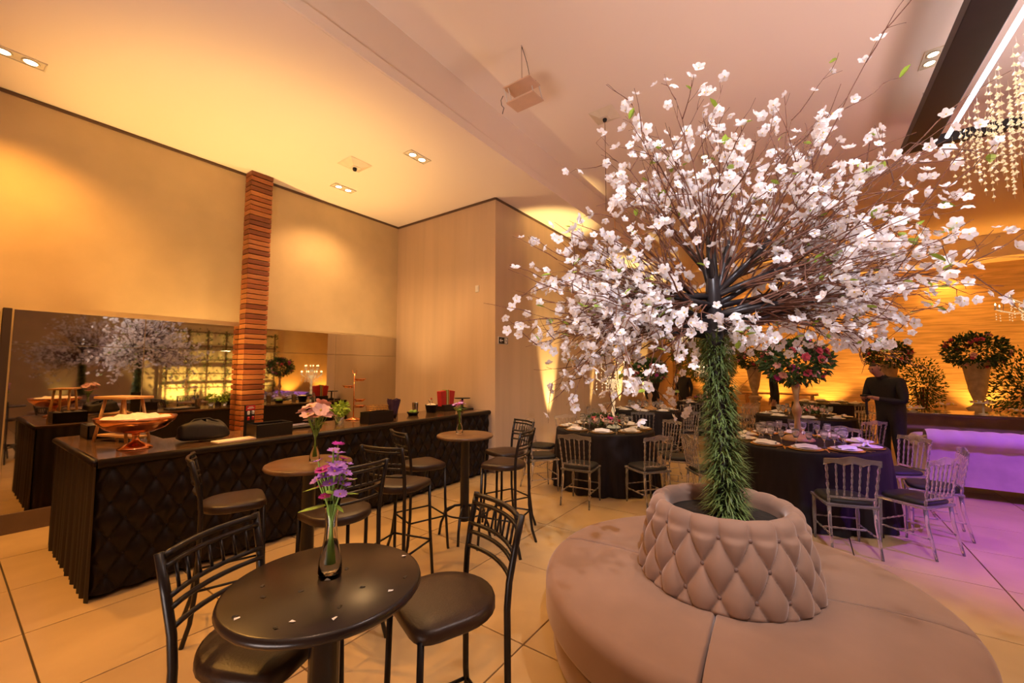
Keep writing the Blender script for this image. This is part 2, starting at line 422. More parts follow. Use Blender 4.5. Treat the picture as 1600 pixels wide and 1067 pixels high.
m = MB(); m.tube([(-.012, 0.0, .965), (-.012, L, .965)], .034, 12); m.build('padded_edge', 'black_leather', bar, smooth=True)
m = MB(); m.box((-BD/2-.02, L/2, .50), (BD-.04, L, .93)); m.box(((AX-BX)/2-BD/2, AD/2+.01, .50), (BX-AX-BD, AD-.02, .93)); m.build('body', 'black_skirt', bar)
m = MB()
def sk(u, v):
    x = AX-BX+u*(BX-AX); z = .0+v*.97
    return (x, -.012+.014*math.sin(u*95)*(1-.75*v)+.006*math.sin(u*41), z + (.02 if False else 0))
m.grid(sk, 260, 8); m.build('skirt', 'black_skirt', bar, smooth=True)
m = MB()
def sk2(u, v):
    y = u*AD; return (AX-BX-.012+.012*math.sin(u*40)*(1-.75*v), y, v*.97)
m.grid(sk2, 90, 8); m.build('skirt', 'black_skirt', bar, smooth=True)
m = MB(); m.box((-BD/2-.01, L/2, .985), (BD, L, .03)); m.build('countertop', 'bar_top', bar, bevel=.008)
m = MB(); m.box(((AX-BX-BD)/2-.01, AD/2-.01, .985), (BX-AX-BD+.04, AD+.02, .03)); m.build('return_top', 'bar_top', bar, bevel=.008)
m = MB(); m.tube([(AX-BX+.01, -.014, .975), (-.012, -.014, .975)], .026, 12); m.build('padded_edge', 'black_leather', bar, smooth=True)

# ------------------------------------------------------------------ things on the bar
def lathe_obj(name, prof, mt, parent, n=24, c=(0, 0, 0)): return MB().lathe(prof, c, n).build(name, mt, parent, smooth=True)
t = thing('copper_bowl', 'wide hammered copper bowl on a pedestal heaped with ice', 'bowl', (-4.58, 1.0, BH))
lathe_obj('foot', [(.0, 0), (.115, 0), (.115, .008), (.07, .035), (.028, .06), (.022, .10), (.03, .125)], 'copper', t)
lathe_obj('basin', [(.03, .122), (.12, .135), (.20, .17), (.245, .225), (.262, .262), (.268, .262), (.25, .22), (.20, .178), (.1, .15), (0, .145)], 'copper', t, 32)
m = MB(); m.grid(lambda u, v: ((.245*v)*math.cos(u*2*PI), (.245*v)*math.sin(u*2*PI), .285-.05*v*v+.012*math.sin(u*31)*v+.01*math.sin(v*17)), 32, 8, wrap=True); m.build('ice_heap', 'ice', t, smooth=True)
t = thing('wooden_riser', 'splay-legged wooden serving riser behind the copper bowl', 'stand', (-5.12, 1.02, BH), R(20))
MB().box((0, 0, .40), (.42, .22, .022)).build('top_board', 'wood_light', t, bevel=.004)
MB().box((0, 0, .05), (.50, .10, .02)).build('lower_board', 'wood_light', t, bevel=.004)
for sx in (-1, 1):
    for sy in (-1, 1):
        MB().tube([(sx*.21, sy*.09, 0), (sx*.12, sy*.07, .39)], .013, 8).build('leg', 'wood_light', t, smooth=True)
t = thing('glass_crate', 'black crate of upturned glasses at the end of the bar return', 'crate', (-5.62, 1.0, BH))
m = MB(); m.box((0, 0, .01), (.34, .3, .02))
for s in (-1, 1): m.box((s*.165, 0, .07), (.01, .3, .12)); m.box((0, s*.145, .07), (.34, .01, .12))
m.build('crate', 'black_metal', t)
gl = MB().lathe([(.034, 0), (.03, .10), (.0, .105)], (0, 0, 0), 12).mesh('tumbler', 'glass', True)
for x_ in (-.1, 0, .1):
    for y_ in (-.09, .0, .09): obj('tumbler', gl, t, (x_, y_, .03))
t = thing('folded_bag', 'slumped black fabric bag lying on the bar beside the copper bowl', 'bag', (-4.58, 1.47, BH), R(80))
m = MB(); m.grid(lambda u, v: (math.copysign(abs(math.cos(u*2*PI))**.6, math.cos(u*2*PI))*.21*(1-(2*v-1)**6*.98)**.5*(1-.18*v)*(1+.05*math.sin(u*19+v*5)), math.copysign(abs(math.sin(u*2*PI))**.6, math.sin(u*2*PI))*.13*(1-(2*v-1)**6*.98)**.5*(1-.25*v), (.17+.02*math.sin(u*12))*v+.004), 40, 12, wrap=True)
m.build('body', 'black_skirt', t, smooth=True)
MB().tube([(-.13, 0, .14), (-.06, .03, .19), (.05, .03, .195), (.12, 0, .15)], .011, 8).build('handle', 'black_leather', t, smooth=True)
m = MB(); m.box((0, 0, .008), (.28, .17, .016)); tag(m.build('cutting_board', 'wood_light', loc=(-4.80, 1.62, BH), rz=R(70), bevel=.004), 'pale wooden board lying behind the black bag', 'board')
m = MB(); m.box((0, 0, .003), (.16, .34, .006)); m.box((.0, .02, .0075), (.14, .3, .003)); tag(m.build('paper_stack', 'paper', loc=(-4.36, 1.66, BH), rz=R(4)), 'flat cream papers on the bar beside the menu box', 'paper')
t = thing('black_caddy', 'low black open box on the bar front below the pier', 'box', (-4.40, 1.98, BH))
m = MB(); m.box((0, 0, .008), (.22, .34, .016))
for s in (-1, 1): m.box((s*.105, 0, .065), (.012, .34, .12)); m.box((0, s*.165, .065), (.22, .012, .12))
m.build('tray', 'black_metal', t, bevel=.002)
t = thing('menu_card', 'black standing menu card with a red header and small pictures', 'menu', (-4.58, 1.86, BH), R(30))
MB().box((0, 0, .15), (.016, .13, .30)).build('card', 'fixture_black', t, bevel=.002)
MB().box((.010, 0, .27), (.004, .126, .05)).build('header', 'red', t)
a = MB(); a.box((.0125, 0, .268), (.001, .09, .008)); a.box((.0125, 0, .281), (.001, .06, .005)); a.build('header_lettering', 'white_print', t)
for y_, z_ in ((-.03, .205), (.03, .205), (-.03, .15), (.03, .15)):
    a = MB(); a.lathe([(.012, 0), (.015, .03), (.006, .036)], (.011, y_, z_), 8); a.build('picture', 'white_print' if z_ > .18 else 'red', t)
MB().box((.011, 0, .10), (.003, .06, .02)).build('caption', 'yellow_print', t)
# far stretch of the bar
def shaker(loc, label):
    t = thing('cocktail_shaker', label, 'shaker', loc)
    lathe_obj('tin', [(.036, 0), (.038, .004), (.046, .16), (.048, .165), (.044, .165), (.034, .01), (0, .01)], 'steel', t)
    lathe_obj('base_ring', [(.038, .0), (.0395, .006), (.038, .012)], 'steel', t)
shaker((-4.78, 2.62, BH), 'steel cocktail tin beside the pink lilies')
shaker((-4.72, 3.78, BH), 'steel cocktail tin right of the purple napkins')
shaker((-4.80, 4.22, BH), 'steel cocktail tin in the middle of the far bar')
t = thing('bar_mat', 'dark rubber bar tray with cutlery left of the lilies', 'tray', (-4.72, 2.42, BH))
MB().box((0, 0, .012), (.28, .42, .024)).build('mat', 'black_metal', t, bevel=.004)
for k in range(3): MB().tube([(-.05+.05*k, -.12, .03), (-.04+.05*k, .1, .036)], .006, 6).build('utensil', 'steel', t)
t = thing('tiered_stand', 'tall copper stand carrying four small offset dishes', 'stand', (-4.86, 3.22, BH))
lathe_obj('base', [(0, 0), (.10, 0), (.10, .008), (.03, .03), (.008, .04)], 'copper', t)
MB().tube([(0, 0, .03), (0, 0, .60)], .007, 8).build('rod', 'copper', t, smooth=True)
MB().tube([(-.02, -.02, .65), (-.014, -.014, .61), (0, 0, .60), (.014, .014, .61), (.02, .02, .65)], .005, 6).build('finial', 'copper', t)
for z_, q in ((.16, .9), (.24, .9), (.42, -2.4), (.51, .9)):
    x_, y_ = .075*math.cos(q), .075*math.sin(q)
    dd = lathe_obj('dish', [(0, 0), (.04, .004), (.075, .028), (.078, .028), (.042, -.002), (0, -.005)], 'copper', t, 18, (x_, y_, z_))
    MB().tube([(0, 0, z_+.0), (x_*.5, y_*.5, z_-.004)], .005, 6).build('bracket', 'copper', dd)
def leaf_mesh(name, mt, l=.06, wd=.03, fold=.25):
    m = MB(); pts = []
    for t_ in (0, .3, .65, 1):
        ww = wd*.5*math.sin(PI*(.08+.88*t_))**.8 if t_ < 1 else .001
        pts += [(l*t_, -ww, ww*fold+.1*l*t_*t_), (l*t_, 0, .1*l*t_*t_), (l*t_, ww, ww*fold+.1*l*t_*t_)]
    fs = []
    for i in range(3):
        for j in range(2): fs.append((i*3+j, i*3+j+1, i*3+4+j, i*3+3+j))
    m.add(pts, fs); return m.mesh(name, mt)
def leafcloud(mb, n, c, r, l=.07, wd=.035, flat=(1, 1, 1), hollow=.4):
    for _ in range(n):
        d_ = Vector((random.gauss(0, 1), random.gauss(0, 1), random.gauss(0, 1))).normalized()
        q = (hollow+(1-hollow)*random.random()**.6)
        p = Vector((c[0]+d_.x*r*q*flat[0], c[1]+d_.y*r*q*flat[1], c[2]+d_.z*r*q*flat[2]))
        a = (d_+Vector((random.uniform(-.7, .7), random.uniform(-.7, .7), random.uniform(-.7, .7)))).normalized()
        s = a.orthogonal().normalized(); s = Matrix.Rotation(random.uniform(0, 2*PI), 3, a) @ s
        ll = l*random.uniform(.6, 1.25); ww = wd*random.uniform(.7, 1.2)/2
        nrm = a.cross(s)*ll*.12
        mb.add([p, p+a*ll*.5+s*ww+nrm, p+a*ll, p+a*ll*.5-s*ww+nrm], [(0, 1, 2, 3)])
def potted(loc, label, r, h):
    t = thing('herb_pot', label, 'plant', loc)
    lathe_obj('pot', [(0, 0), (.035, 0), (.048, .08), (.05, .085), (.044, .085), (.0, .07)], 'glass', t)
    m = MB(); leafcloud(m, 110, (0, 0, .085+h*.55), r, .05, .03, (1, 1, .75), .1); m.build('leaves', 'green_leaf', t)
    for k in range(5):
        q = k*1.3; MB().tube([(.01*math.cos(q), .01*math.sin(q), .05), (.05*math.cos(q), .05*math.sin(q), .085+h*.5)], .003, 5).build('stem', 'stem_green', t)
potted((-4.80, 3.00, BH), 'small leafy mint pot left of the copper stand', .10, .16)
potted((-4.62, 2.86, BH), 'darker leafy herb pot beside the pink lilies', .09, .14)
t = thing('napkin_box', 'black slotted box at the bar edge by the copper stand', 'box', (-4.36, 3.22, BH))
m = MB(); m.box((0, 0, .01), (.18, .36, .02))
for s in (-1, 1): m.box((s*.085, 0, .075), (.01, .36, .13)); m.box((0, s*.175, .075), (.18, .01, .13))
m.box((0, -.1, .075), (.17, .008, .12)); m.build('case', 'black_metal', t, bevel=.002)
t = thing('mesh_basket', 'pale openwork basket behind the black slotted box', 'basket', (-4.66, 3.44, BH))
m = MB()
for k in range(7): 
    z_ = .01+.028*k; r_ = .07+.055*(k/6)**.6
    m.tube([(r_*math.cos(q*PI/9), r_*math.sin(q*PI/9)*1.2, z_) for q in range(18)], .004, 5, closed=True)
for q in range(18):
    for dq in (-.25, .25):
        m.tube([((.07+.055*(k/6)**.6)*math.cos(q*PI/9+dq*k/3), 1.2*(.07+.055*(k/6)**.6)*math.sin(q*PI/9+dq*k/3), .01+.028*k) for k in range(7)], .003, 4)
m.build('wire_shell', 'gold', t)
MB().lathe([(0, .0), (.07, .0), (.072, .01), (0, .012)], (0, 0, 0), 18).build('base', 'gold', t)
t = thing('napkin_holder', 'flared dark purple napkin bundle in a cup', 'napkins', (-4.60, 3.66, BH))
lathe_obj('cup', [(.04, 0), (.05, .10), (.047, .10), (.037, .008), (0, .008)], 'black_metal', t)
m = MB(); m.grid(lambda u, v: ((.045+.045*v)*math.cos(u*2*PI)*(1+.12*math.sin(u*37)), (.045+.045*v)*math.sin(u*2*PI)*(1+.12*math.sin(u*37)), .05+.2*v+.012*math.sin(u*25)*v), 60, 5, wrap=True); m.build('napkin_fan', 'purple_paper', t, smooth=True)
t = thing('wine_bucket', 'black bucket of crushed ice with a scoop', 'bucket', (-4.70, 4.45, BH))
lathe_obj('bucket', [(0, 0), (.07, 0), (.095, .12), (.098, .12), (.085, .11), (0, .1)], 'black_metal', t)
m = MB(); m.grid(lambda u, v: (.085*v*math.cos(u*2*PI), .085*v*math.sin(u*2*PI), .14-.03*v*v+.008*math.sin(u*29)*v), 24, 5, wrap=True); m.build('ice_heap', 'ice', t, smooth=True)
MB().tube([(.02, -.03, .12), (.05, -.1, .2)], .008, 8).build('scoop_handle', 'steel', t, smooth=True)
t = thing('water_bottle', 'clear plastic bottle standing at the back of the far bar', 'bottle', (-4.86, 4.60, BH))
lathe_obj('body', [(0, 0), (.03, 0), (.032, .01), (.032, .12), (.012, .17), (.012, .19)], 'glass', t, 16)
lathe_obj('cap', [(.014, .188), (.014, .208), (0, .208)], 'red', t, 12)
t = thing('lime_bowl', 'low black bowl of green limes on the far bar', 'bowl', (-4.62, 4.02, BH))
lathe_obj('dish', [(0, 0), (.06, 0), (.09, .05), (.092, .05), (.06, .008), (0, .01)], 'black_metal', t)
for k in range(6): MB().ball((.035*math.cos(k*1.05), .035*math.sin(k*1.05), .045+.01*(k % 2)), .026, 10).build('lime', 'fruit_green', t, smooth=True)
t = thing('red_bag', 'upright red gift bag with a green striped band in a black box', 'bag', (-4.74, 4.80, BH))
MB().box((0, 0, .05), (.20, .26, .10)).build('box', 'black_metal', t, bevel=.004)
for y_, tl in ((-.08, 6), (.09, -9)):
    MB().box((0, y_, .20), (.09, .13, .24), M=Matrix.Rotation(R(tl), 3, 'X')).build('bag', 'red_bag', t, bevel=.008)
for k, q in enumerate(('fruit_green', 'paper', 'fixture_black', 'yellow_print')): MB().box((0, -.018+.014*k, .21), (.1, .011, .25)).build('stripe', q, t)
t = thing('cake_stand', 'small black round cake stand at the far end of the bar', 'cake stand', (-4.66, 5.11, BH+.02))
lathe_obj('foot', [(0, 0), (.07, 0), (.07, .01), (.018, .02), (.015, .16)], 'black_metal', t)
lathe_obj('plate', [(0, .158), (.13, .160), (.135, .170), (.13, .172), (0, .172)], 'black_metal', t)
MB().box((0, 0, .01), (.28, .24, .02)).build('bar_tray', 'black_metal', None, loc=(-4.66, 5.12, BH), rz=PI/2, bevel=.004)
tag(bpy.data.objects['bar_tray'], 'flat black tray beneath the small cake stand', 'tray')

# ------------------------------------------------------------------ bistro tables, vases, stools
TH = 1.0
def bistro(loc, label, topmat, top=TH):
    t = thing('bistro_table', label, 'table', loc)
    lathe_obj('tabletop', [(0, top-.03), (.26, top-.03), (.280, top-.028), (.287, top-.016), (.283, top-.004), (.275, top), (0, top)], topmat, t, 56)
    lathe_obj('column', [(.05, .15), (.045, .2), (.045, top-.06), (.09, top-.035), (0, top-.03)], 'black_metal', t, 20)
    ring = MB(); ring.tube([(.20*math.cos(q*PI/16), .20*math.sin(q*PI/16), .24) for q in range(32)], .009, 8, closed=True); ring.build('foot_ring', 'black_metal', t, smooth=True)
    for k in range(4):
        q = k*PI/2+.5; c_, s_ = math.cos(q), math.sin(q)
        MB().tube([(.03*c_, .03*s_, .30), (.10*c_, .10*s_, .29), (.19*c_, .19*s_, .23), (.24*c_, .24*s_, .12), (.26*c_, .26*s_, .0)], .013, 8).build('leg', 'black_metal', t, smooth=True)
    return t
T1 = (-1.235, .74, 0); T2 = (-2.88, 1.57, 0); T3 = (-2.84, 3.16, 0)
bistro(T1, 'nearest round black bistro table, confetti scattered on its top', 'table_black')
bistro(T2, 'round brown-topped bistro table carrying the pink lilies', 'table_brown')
bistro(T3, 'round brown-topped bistro table farthest along the bar', 'table_brown')
cm = {q: MB().add([(-.008, -.003, 0), (.006, -.005, .001), (.009, .004, 0), (-.005, .005, .002)], [(0, 1, 2, 3)]).mesh('confetti_'+q, q) for q in ('white_print', 'fixture_black')}
for k in range(16):
    q = random.uniform(0, 2*PI); r_ = .27*math.sqrt(random.random())
    o = obj('confetti_flake', cm['white_print' if k % 3 == 0 else 'fixture_black'], None, (T1[0]+r_*math.cos(q), T1[1]+r_*math.sin(q), TH+.0005), (0, 0, q*3))
    tag(o, ('pale' if k % 3 == 0 else 'dark')+' petal fleck lying on the nearest black table', 'petal', 'petal flecks on the nearest table')
def vase(loc, label, h=.24, s=1.0):
    t = thing('bud_vase', label, 'vase', loc)
    lathe_obj('glass', [(0, .0), (.033*s, 0), (.036*s, .01), (.034*s, .05), (.022*s, .11), (.017*s, .16), (.021*s, .21), (.028*s, h), (.0255*s, h), (.0185*s, .21), (.0145*s, .16), (.0195*s, .11), (.0315*s, .05), (.033*s, .014), (0, .012)], 'vase_glass', t, 24)
    lathe_obj('water', [(0, .0125), (.0322*s, .0145), (.0308*s, .05), (.0188*s, .11), (.0, .11)], 'water', t, 20)
    return t
def petal_flower(mb, c, r, npet, axis, mi, cup=.25, wd=.5, mi_c=None):
    a = Vector(axis).normalized(); s = a.orthogonal().normalized(); b = a.cross(s)
    c = Vector(c); off = random.random()*6
    for k in range(npet):
        q = off+2*PI*k/npet; d_ = s*math.cos(q)+b*math.sin(q); e = a.cross(d_)
        ww = r*wd; mb.mi = mi
        p1 = c+d_*r*.55+a*r*cup*.5; p2 = c+d_*r+a*r*cup*random.uniform(.6, 1.3)
        mb.add([c, p1-e*ww*.55, p2-e*ww*.25, p2+d_*r*.06, p2+e*ww*.25, p1+e*ww*.55], [(0, 1, 2, 3), (0, 3, 4, 5)])
    if mi_c is not None:
        mb.mi = mi_c; mb.ball(c+a*r*.12, r*.16, 6)
        mb.mi = mi
def bouquet_vase(loc, label, flabel, cat, zs, petal, rad, n, npet, fr_, pals):
    t = vase(loc, label)
    f = thing(flabel[0], flabel[1], 'flowers', (loc[0], loc[1], loc[2]+.02))
    for k in range(n):
        q = k*2.4; rr = rad*math.sqrt((k+.5)/n); z_ = zs[0]+(zs[1]-zs[0])*random.random()
        p = (rr*math.cos(q), rr*math.sin(q), z_)
        MB().tube([(.012*math.cos(q+2), .012*math.sin(q+2), .02), (.004*math.cos(q), .004*math.sin(q), .15), (p[0]*.5, p[1]*.5, .15+(z_-.15)*.55), p], .0028, 5).build('stem', 'stem_green', f, smooth=True)
        mb = MB(); petal_flower(mb, p, fr_*random.uniform(.85, 1.15), npet, (p[0]*6, p[1]*6, .7+random.uniform(-.3, .3)), 0, .25, .55 if npet > 8 else .95, 1)
        mb.build('flower_head', [pals[k % len(pals)], 'stamen'], f)
    lm = leaf_mesh('leaf_'+cat, 'green_leaf', .10, .03)
    for k in range(8):
        q = k*.8; obj('leaf', lm, f, (.015*math.cos(q), .015*math.sin(q), zs[0]-.03+.03*(k % 3)), (0, R(random.uniform(-35, 30)), q), random.uniform(.5, 1.0))
    return f
bouquet_vase((-1.25, .76, TH), 'slim clear glass bud vase on the nearest black table', ('daisy_bunch', 'bunch of small purple daisies on the nearest table'), 'd', (.235, .385), 0, .05, 36, 13, .021, ['petal_purple', 'petal_purple', 'petal_purple', 'petal_magenta'])
bouquet_vase((-2.85, 1.59, TH), 'slim clear glass bud vase on the middle bistro table', ('lily_bunch', 'bunch of pale pink lilies on the middle bistro table'), 'l', (.26, .38), 0, .10, 15, 6, .052, ['petal_pink', 'petal_pink', 'petal_pink'])
bouquet_vase((-2.9, 3.14, TH), 'slim clear glass bud vase on the farthest bistro table', ('orchid_bunch', 'small magenta flower bunch on the farthest bistro table'), 'o', (.24, .32), 0, .05, 8, 7, .03, ['petal_magenta', 'petal_purple'])

SH = .79
def make_stool(label, loc, face, seatmat):
    rz = math.atan2(face[1], face[0])-PI/2     # local +Y is the front
    t = thing('bar_stool', label, 'stool', (loc[0], loc[1], 0), rz, 'black metal bar stools')
    # D-shaped padded seat: straight front, round back
    ring = []
    for k in range(28):
        q = 2*PI*k/28; x, y = math.cos(q), math.sin(q)
        if y > 0: ex = .34; x = math.copysign(abs(x)**ex, x); y = abs(y)**ex
        ring.append((.195*x, .19*y))
    m = MB(); prof = [(.0, -.036), (.95, -.036), (1, -.028), (1.0, -.006), (.975, .008), (.92, .014), (.6, .018), (0, .019)]
    vs = []; n = len(ring)
    for s_, z_ in prof:
        for x, y in ring: vs.append((x*s_, y*s_, SH-.02+z_))
    fs = [(i*n+j, i*n+(j+1) % n, (i+1)*n+(j+1) % n, (i+1)*n+j) for i in range(len(prof)-1) for j in range(n)]
    m.add(vs, fs); m.build('seat', seatmat, t, smooth=True)
    for s in (-1, 1):
        MB().tube([(s*.165, .165, SH-.04), (s*.17, .172, .4), (s*.185, .195, .012), (s*.187, .198, 0)], .0125, 8).build('leg', 'black_metal', t, smooth=True)
        MB().tube([(s*.20, -.235, 0), (s*.185, -.20, .12), (s*.172, -.175, .35), (s*.170, -.172, SH-.04), (s*.172, -.18, SH+.06), (s*.178, -.203, SH+.18), (s*.182, -.232, SH+.30)], .0135, 8).build('leg', 'black_metal', t, smooth=True)
    for z_, r_ in ((.30, .008),):
        for a, b in (((-.178, .178), (.178, .178)), ((-.178, -.182), (.178, -.182)), ((-.178, .178), (-.178, -.182)), ((.178, .178), (.178, -.182))):
            MB().tube([(*a, z_), (*b, z_)], r_, 8).build('foot_rail', 'black_metal', t, smooth=True)
    def yb(z): 
        k = (z-SH); return -.172-.05*max(0, k)-.42*max(0, k)**2
    def rail(z_, r_):
        MB().tube([(x, yb(z_)-.035*(1-(x/.175)**2), z_) for x in [-.176+.352*i/8 for i in range(9)]], r_, 8).build('back_rail', 'black_metal', t, smooth=True)
    for z_, r_ in ((SH+.290, .011), (SH+.258, .009), (SH+.172, .009), (SH+.138, .009), (SH+.08, .009)): rail(z_, r_)
    for k in range(7):
        x = -.132+.264*k/6; c_ = .035*(1-(x/.175)**2)
        MB().tube([(x, yb(SH+.258)-c_, SH+.258), (x, yb(SH+.172)-c_, SH+.172)], .0055, 6).build('spindle', 'black_metal', t, smooth=True)
    return t
s0 = make_stool('nearest black bar stool, right of the nearest table', (-1.17, 1.20), (-.36, -.93), 'brown_vinyl')
def stool(loc, face, label):
    return copy_tree(s0, (loc[0], loc[1], 0), math.atan2(face[1], face[0])-PI/2, label)
stool((-1.50, .69), (.914, .407), 'black bar stool left of the nearest table, its back to the left edge')
stool((-3.2, 1.22), (.30, .95), 'black bar stool standing against the bar front, seen side-on')
stool((-2.42, 1.52), (-1, .03), 'black bar stool right of the pink lily table, its back to the nearest table')
stool((-2.62, 2.16), (-.25, 1), 'black bar stool between the middle and the farthest bistro table')
stool((-3.0, 2.72), (.3, .95), 'black bar stool left of the farthest bistro table, its back towards us')
stool((-2.68, 3.66), (-.36, -.93), 'black bar stool behind the farthest bistro table')
stool((-2.36, 3.20), (-.92, -.2), 'black bar stool right of the farthest bistro table, side-on')

# ------------------------------------------------------------------ round tufted settee with planter
SC = (-.43, 2.75)
st_ = thing('round_settee', 'round beige velvet settee with tufted planter back', 'settee', (SC[0], SC[1], 0))
lathe_obj('base_ring', [(.46, .03), (.98, .03), (1.0, .05), (1.0, .20), (.98, .225), (.46, .225)], 'velvet', st_, 96)
lathe_obj('plinth', [(.5, 0), (.93, 0), (.93, .035), (.5, .035)], 'black_skirt', st_, 64)
R0, R1 = .44, 1.045
def prof_pts():
    P = [(R0, .235), (R1-.05, .235)]
    for k in range(7):
        q = -PI/2+PI*k/6*.5; P.append((R1-.03+.03*math.cos(q), .262+.03*math.sin(q)))
    for k in range(9):
        q = PI/2*k/8; P.append((R1-.065+.065*math.cos(q), .39+.065*math.sin(q)))
    P += [(.9, .468), (.75, .472), (.6, .468), (R0+.03, .46), (R0, .44)]
    return P
PP = prof_pts(); cz = (.75, .35)
for k in range(4):
    a0 = R(-87+90*k); a1 = a0+PI/2; gap = .008
    m = MB(); N = 30; rings = []
    seq = [(a0+gap, .95), (a0+gap+.006, .985), (a0+gap+.02, 1)]+[(a0+gap+.02+(a1-a0-2*gap-.04)*i/N, 1) for i in range(1, N)]+[(a1-gap-.02, 1), (a1-gap-.006, .985), (a1-gap, .95)]
    vs = []; n = len(PP)
    for a_, s_ in seq:
        for r_, z_ in PP:
            rr = cz[0]+(r_-cz[0])*(1-(1-s_)*.45); zz = cz[1]+(z_-cz[1])*(1-(1-s_)*1.4)
            if s_ == 1: zz += .004*math.sin(a_*9+r_*7)*max(0, z_-.4)*12
            vs.append((rr*math.cos(a_), rr*math.sin(a_), zz))
    fs = [(i*n+j, i*n+(j+1) % n, (i+1)*n+(j+1) % n, (i+1)*n+j) for i in range(len(seq)-1) for j in range(n)]
    fs += [tuple(range(n-1, -1, -1)), tuple((len(seq)-1)*n+j for j in range(n))]
    m.add(vs, fs); m.build('seat_cushion', 'velvet', st_, smooth=True)
# tufted planter back
pb = MB(); NB = 17; ROWZ = .135; ZT = .80
def pl_r(z): return .475-.075*((z-.44)/.40)
def plf(u, v):
    th = u*2*PI; x = u*NB
    pleat = abs(math.sin(PI*x))**.6
    if v <= .74:
        z = .44+v/.74*.385; y = (ZT-z)/ROWZ
        d_ = tuft(x, y, 1.0, 2.0)
        k_ = min(1, max(0, (z-(ZT-.01))/.02))
        fade = min(1, (z-.44)/.03)
        r_ = pl_r(z)-.024+.046*(d_*(1-k_)+.62*pleat*k_)*fade
        return (r_*math.cos(th), r_*math.sin(th), z)
    t_ = (v-.74)/.26; q = PI*t_
    sink = .012*(1-pleat)*(1-t_)
    rc = .352; ro = pl_r(.825)-.024+.046*.62*pleat
    r_ = rc+(ro-rc)*math.cos(q) if q < PI/2 else rc+.048*math.cos(q)
    z = .825+.062*math.sin(q)-sink*math.sin(q)
    return (r_*math.cos(th), r_*math.sin(th), z)
pb.grid(plf, NB*24, 84, wrap=True)
planter = pb.build('tufted_planter', 'velvet', st_, smooth=True)
bme = MB().ball((0, 0, 0), .011, 10, (1, 1, .5)).mesh('button', 'velvet_button', True)
for row in range(3):
    z = ZT-row*ROWZ
    for k in range(NB):
        th = 2*PI*(k+.5*(row % 2))/NB; r_ = pl_r(z)-.016
        obj('button', bme, planter, (r_*math.cos(th), r_*math.sin(th), z), (0, PI/2, th))
MB().lathe([(.302, .55), (.304, .828)], (0, 0, 0), 48, cap=False).build('inner_wall', 'velvet', st_, smooth=True)
lathe_obj('soil', [(0, .805), (.28, .795), (.3035, .79)], 'soil', st_, 32)

# ------------------------------------------------------------------ blossom tree
tree = thing('blossom_tree', 'artificial white cherry blossom tree rising from the settee planter', 'tree', (SC[0], SC[1], .795))
tx = lambda p: (p[0], p[1], p[2]-.795)
TR = [(.03, .0, .795), (.015, 0, 1.1), (0, .01, 1.5), (-.01, 0, 1.85), (-.012, 0, 2.1), (-.015, .0, 2.45)]
MB().tube([tx(p) for p in TR], [.058, .055, .052, .05, .042, .025], 14).build('trunk', 'trunk_metal', tree, smooth=True)
# fern sleeve wrapped round the trunk
def trunk_at(z):
    for i in range(len(TR)-1):
        if TR[i][2] <= z <= TR[i+1][2]:
            k = (z-TR[i][2])/(TR[i+1][2]-TR[i][2]); return Vector(TR[i]).lerp(Vector(TR[i+1]), k)
    return Vector(TR[-1])
g = MB()
for k in range(3400):
    z = .81+1.04*random.random(); c = trunk_at(z); q = random.uniform(0, 2*PI)
    taper = 1.0+.35*math.exp(-((z-.95)/.25)**2)
    base = c+Vector((math.cos(q), math.sin(q), 0))*.055
    d_ = Vector((math.cos(q+random.uniform(-1, 1)), math.sin(q+random.uniform(-1, 1)), random.uniform(-.9, .75))).normalized()
    l = random.uniform(.045, .105)*taper; s = d_.cross(Vector((0, 0, 1))).normalized()*.0030
    e = base+d_*l+Vector((0, 0, -.012))
    mid = base+d_*l*.5+Vector((0, 0, .006))
    pts = [base-s, base+s, mid+s*1.2, e, mid-s*1.2]
    g.add([tx(p) for p in pts], [(0, 1, 2, 4), (4, 2, 3)])
o = g.build('fern_sleeve', 'grass_green', tree); o['kind'] = 'stuff'
BL = []   # blossom spots (point, axis)
LF = []
HUB = Vector((-.012, 0, 2.02))
def bez(p0, d0, L_, bend, n=9):
    pts = [Vector(p0)]; d = Vector(d0).normalized()
    for i in range(n):
        d = (d+Vector(bend)/n+Vector((random.gauss(0, .10), random.gauss(0, .10), random.gauss(0, .10)))).normalized()
        pts.append(pts[-1]+d*L_/n)
    return pts
def twig(mb, p0, d0, L_, r0, bend, flowers, depth=0):
    pts = bez(p0, d0, L_, bend, 8 if depth == 0 else 5)
    k = len(pts)
    mb.tube([tx(p) for p in pts], [max(.0012, r0*(1-.8*i/(k-1))) for i in range(k)], 5 if depth == 0 else 4, cap=False)
    for i in range(2, k):
        if depth < 2 and random.random() < (.58 if depth == 0 else .25):
            dd = (pts[i]-pts[i-1]).normalized()+Vector((random.gauss(0, .5), random.gauss(0, .5), random.gauss(0, .45)))
            twig(mb, pts[i], dd, L_*random.uniform(.18, .38), r0*.55, (0, 0, random.uniform(-.3, .3)), flowers, depth+1)
        if random.random() < flowers*(i/k)**1.3:
            for _ in range(random.choice((2, 3, 3, 4))):
                p = pts[i]+Vector((random.gauss(0, .02), random.gauss(0, .02), random.gauss(0, .02)))
                BL.append((p, (pts[i]-pts[i-1]).normalized()))
        if random.random() < .12: LF.append((pts[i].copy(), random.uniform(0, 6.28)))
    if random.random() < flowers*1.3:
        for _ in range(random.choice((2, 3, 4))):
            BL.append((pts[-1]+Vector((random.gauss(0, .03), random.gauss(0, .03), random.gauss(0, .03))), (pts[-1]-pts[-2]).normalized()))
        if random.random() < .35: LF.append((pts[-1].copy(), random.uniform(0, 6.28)))
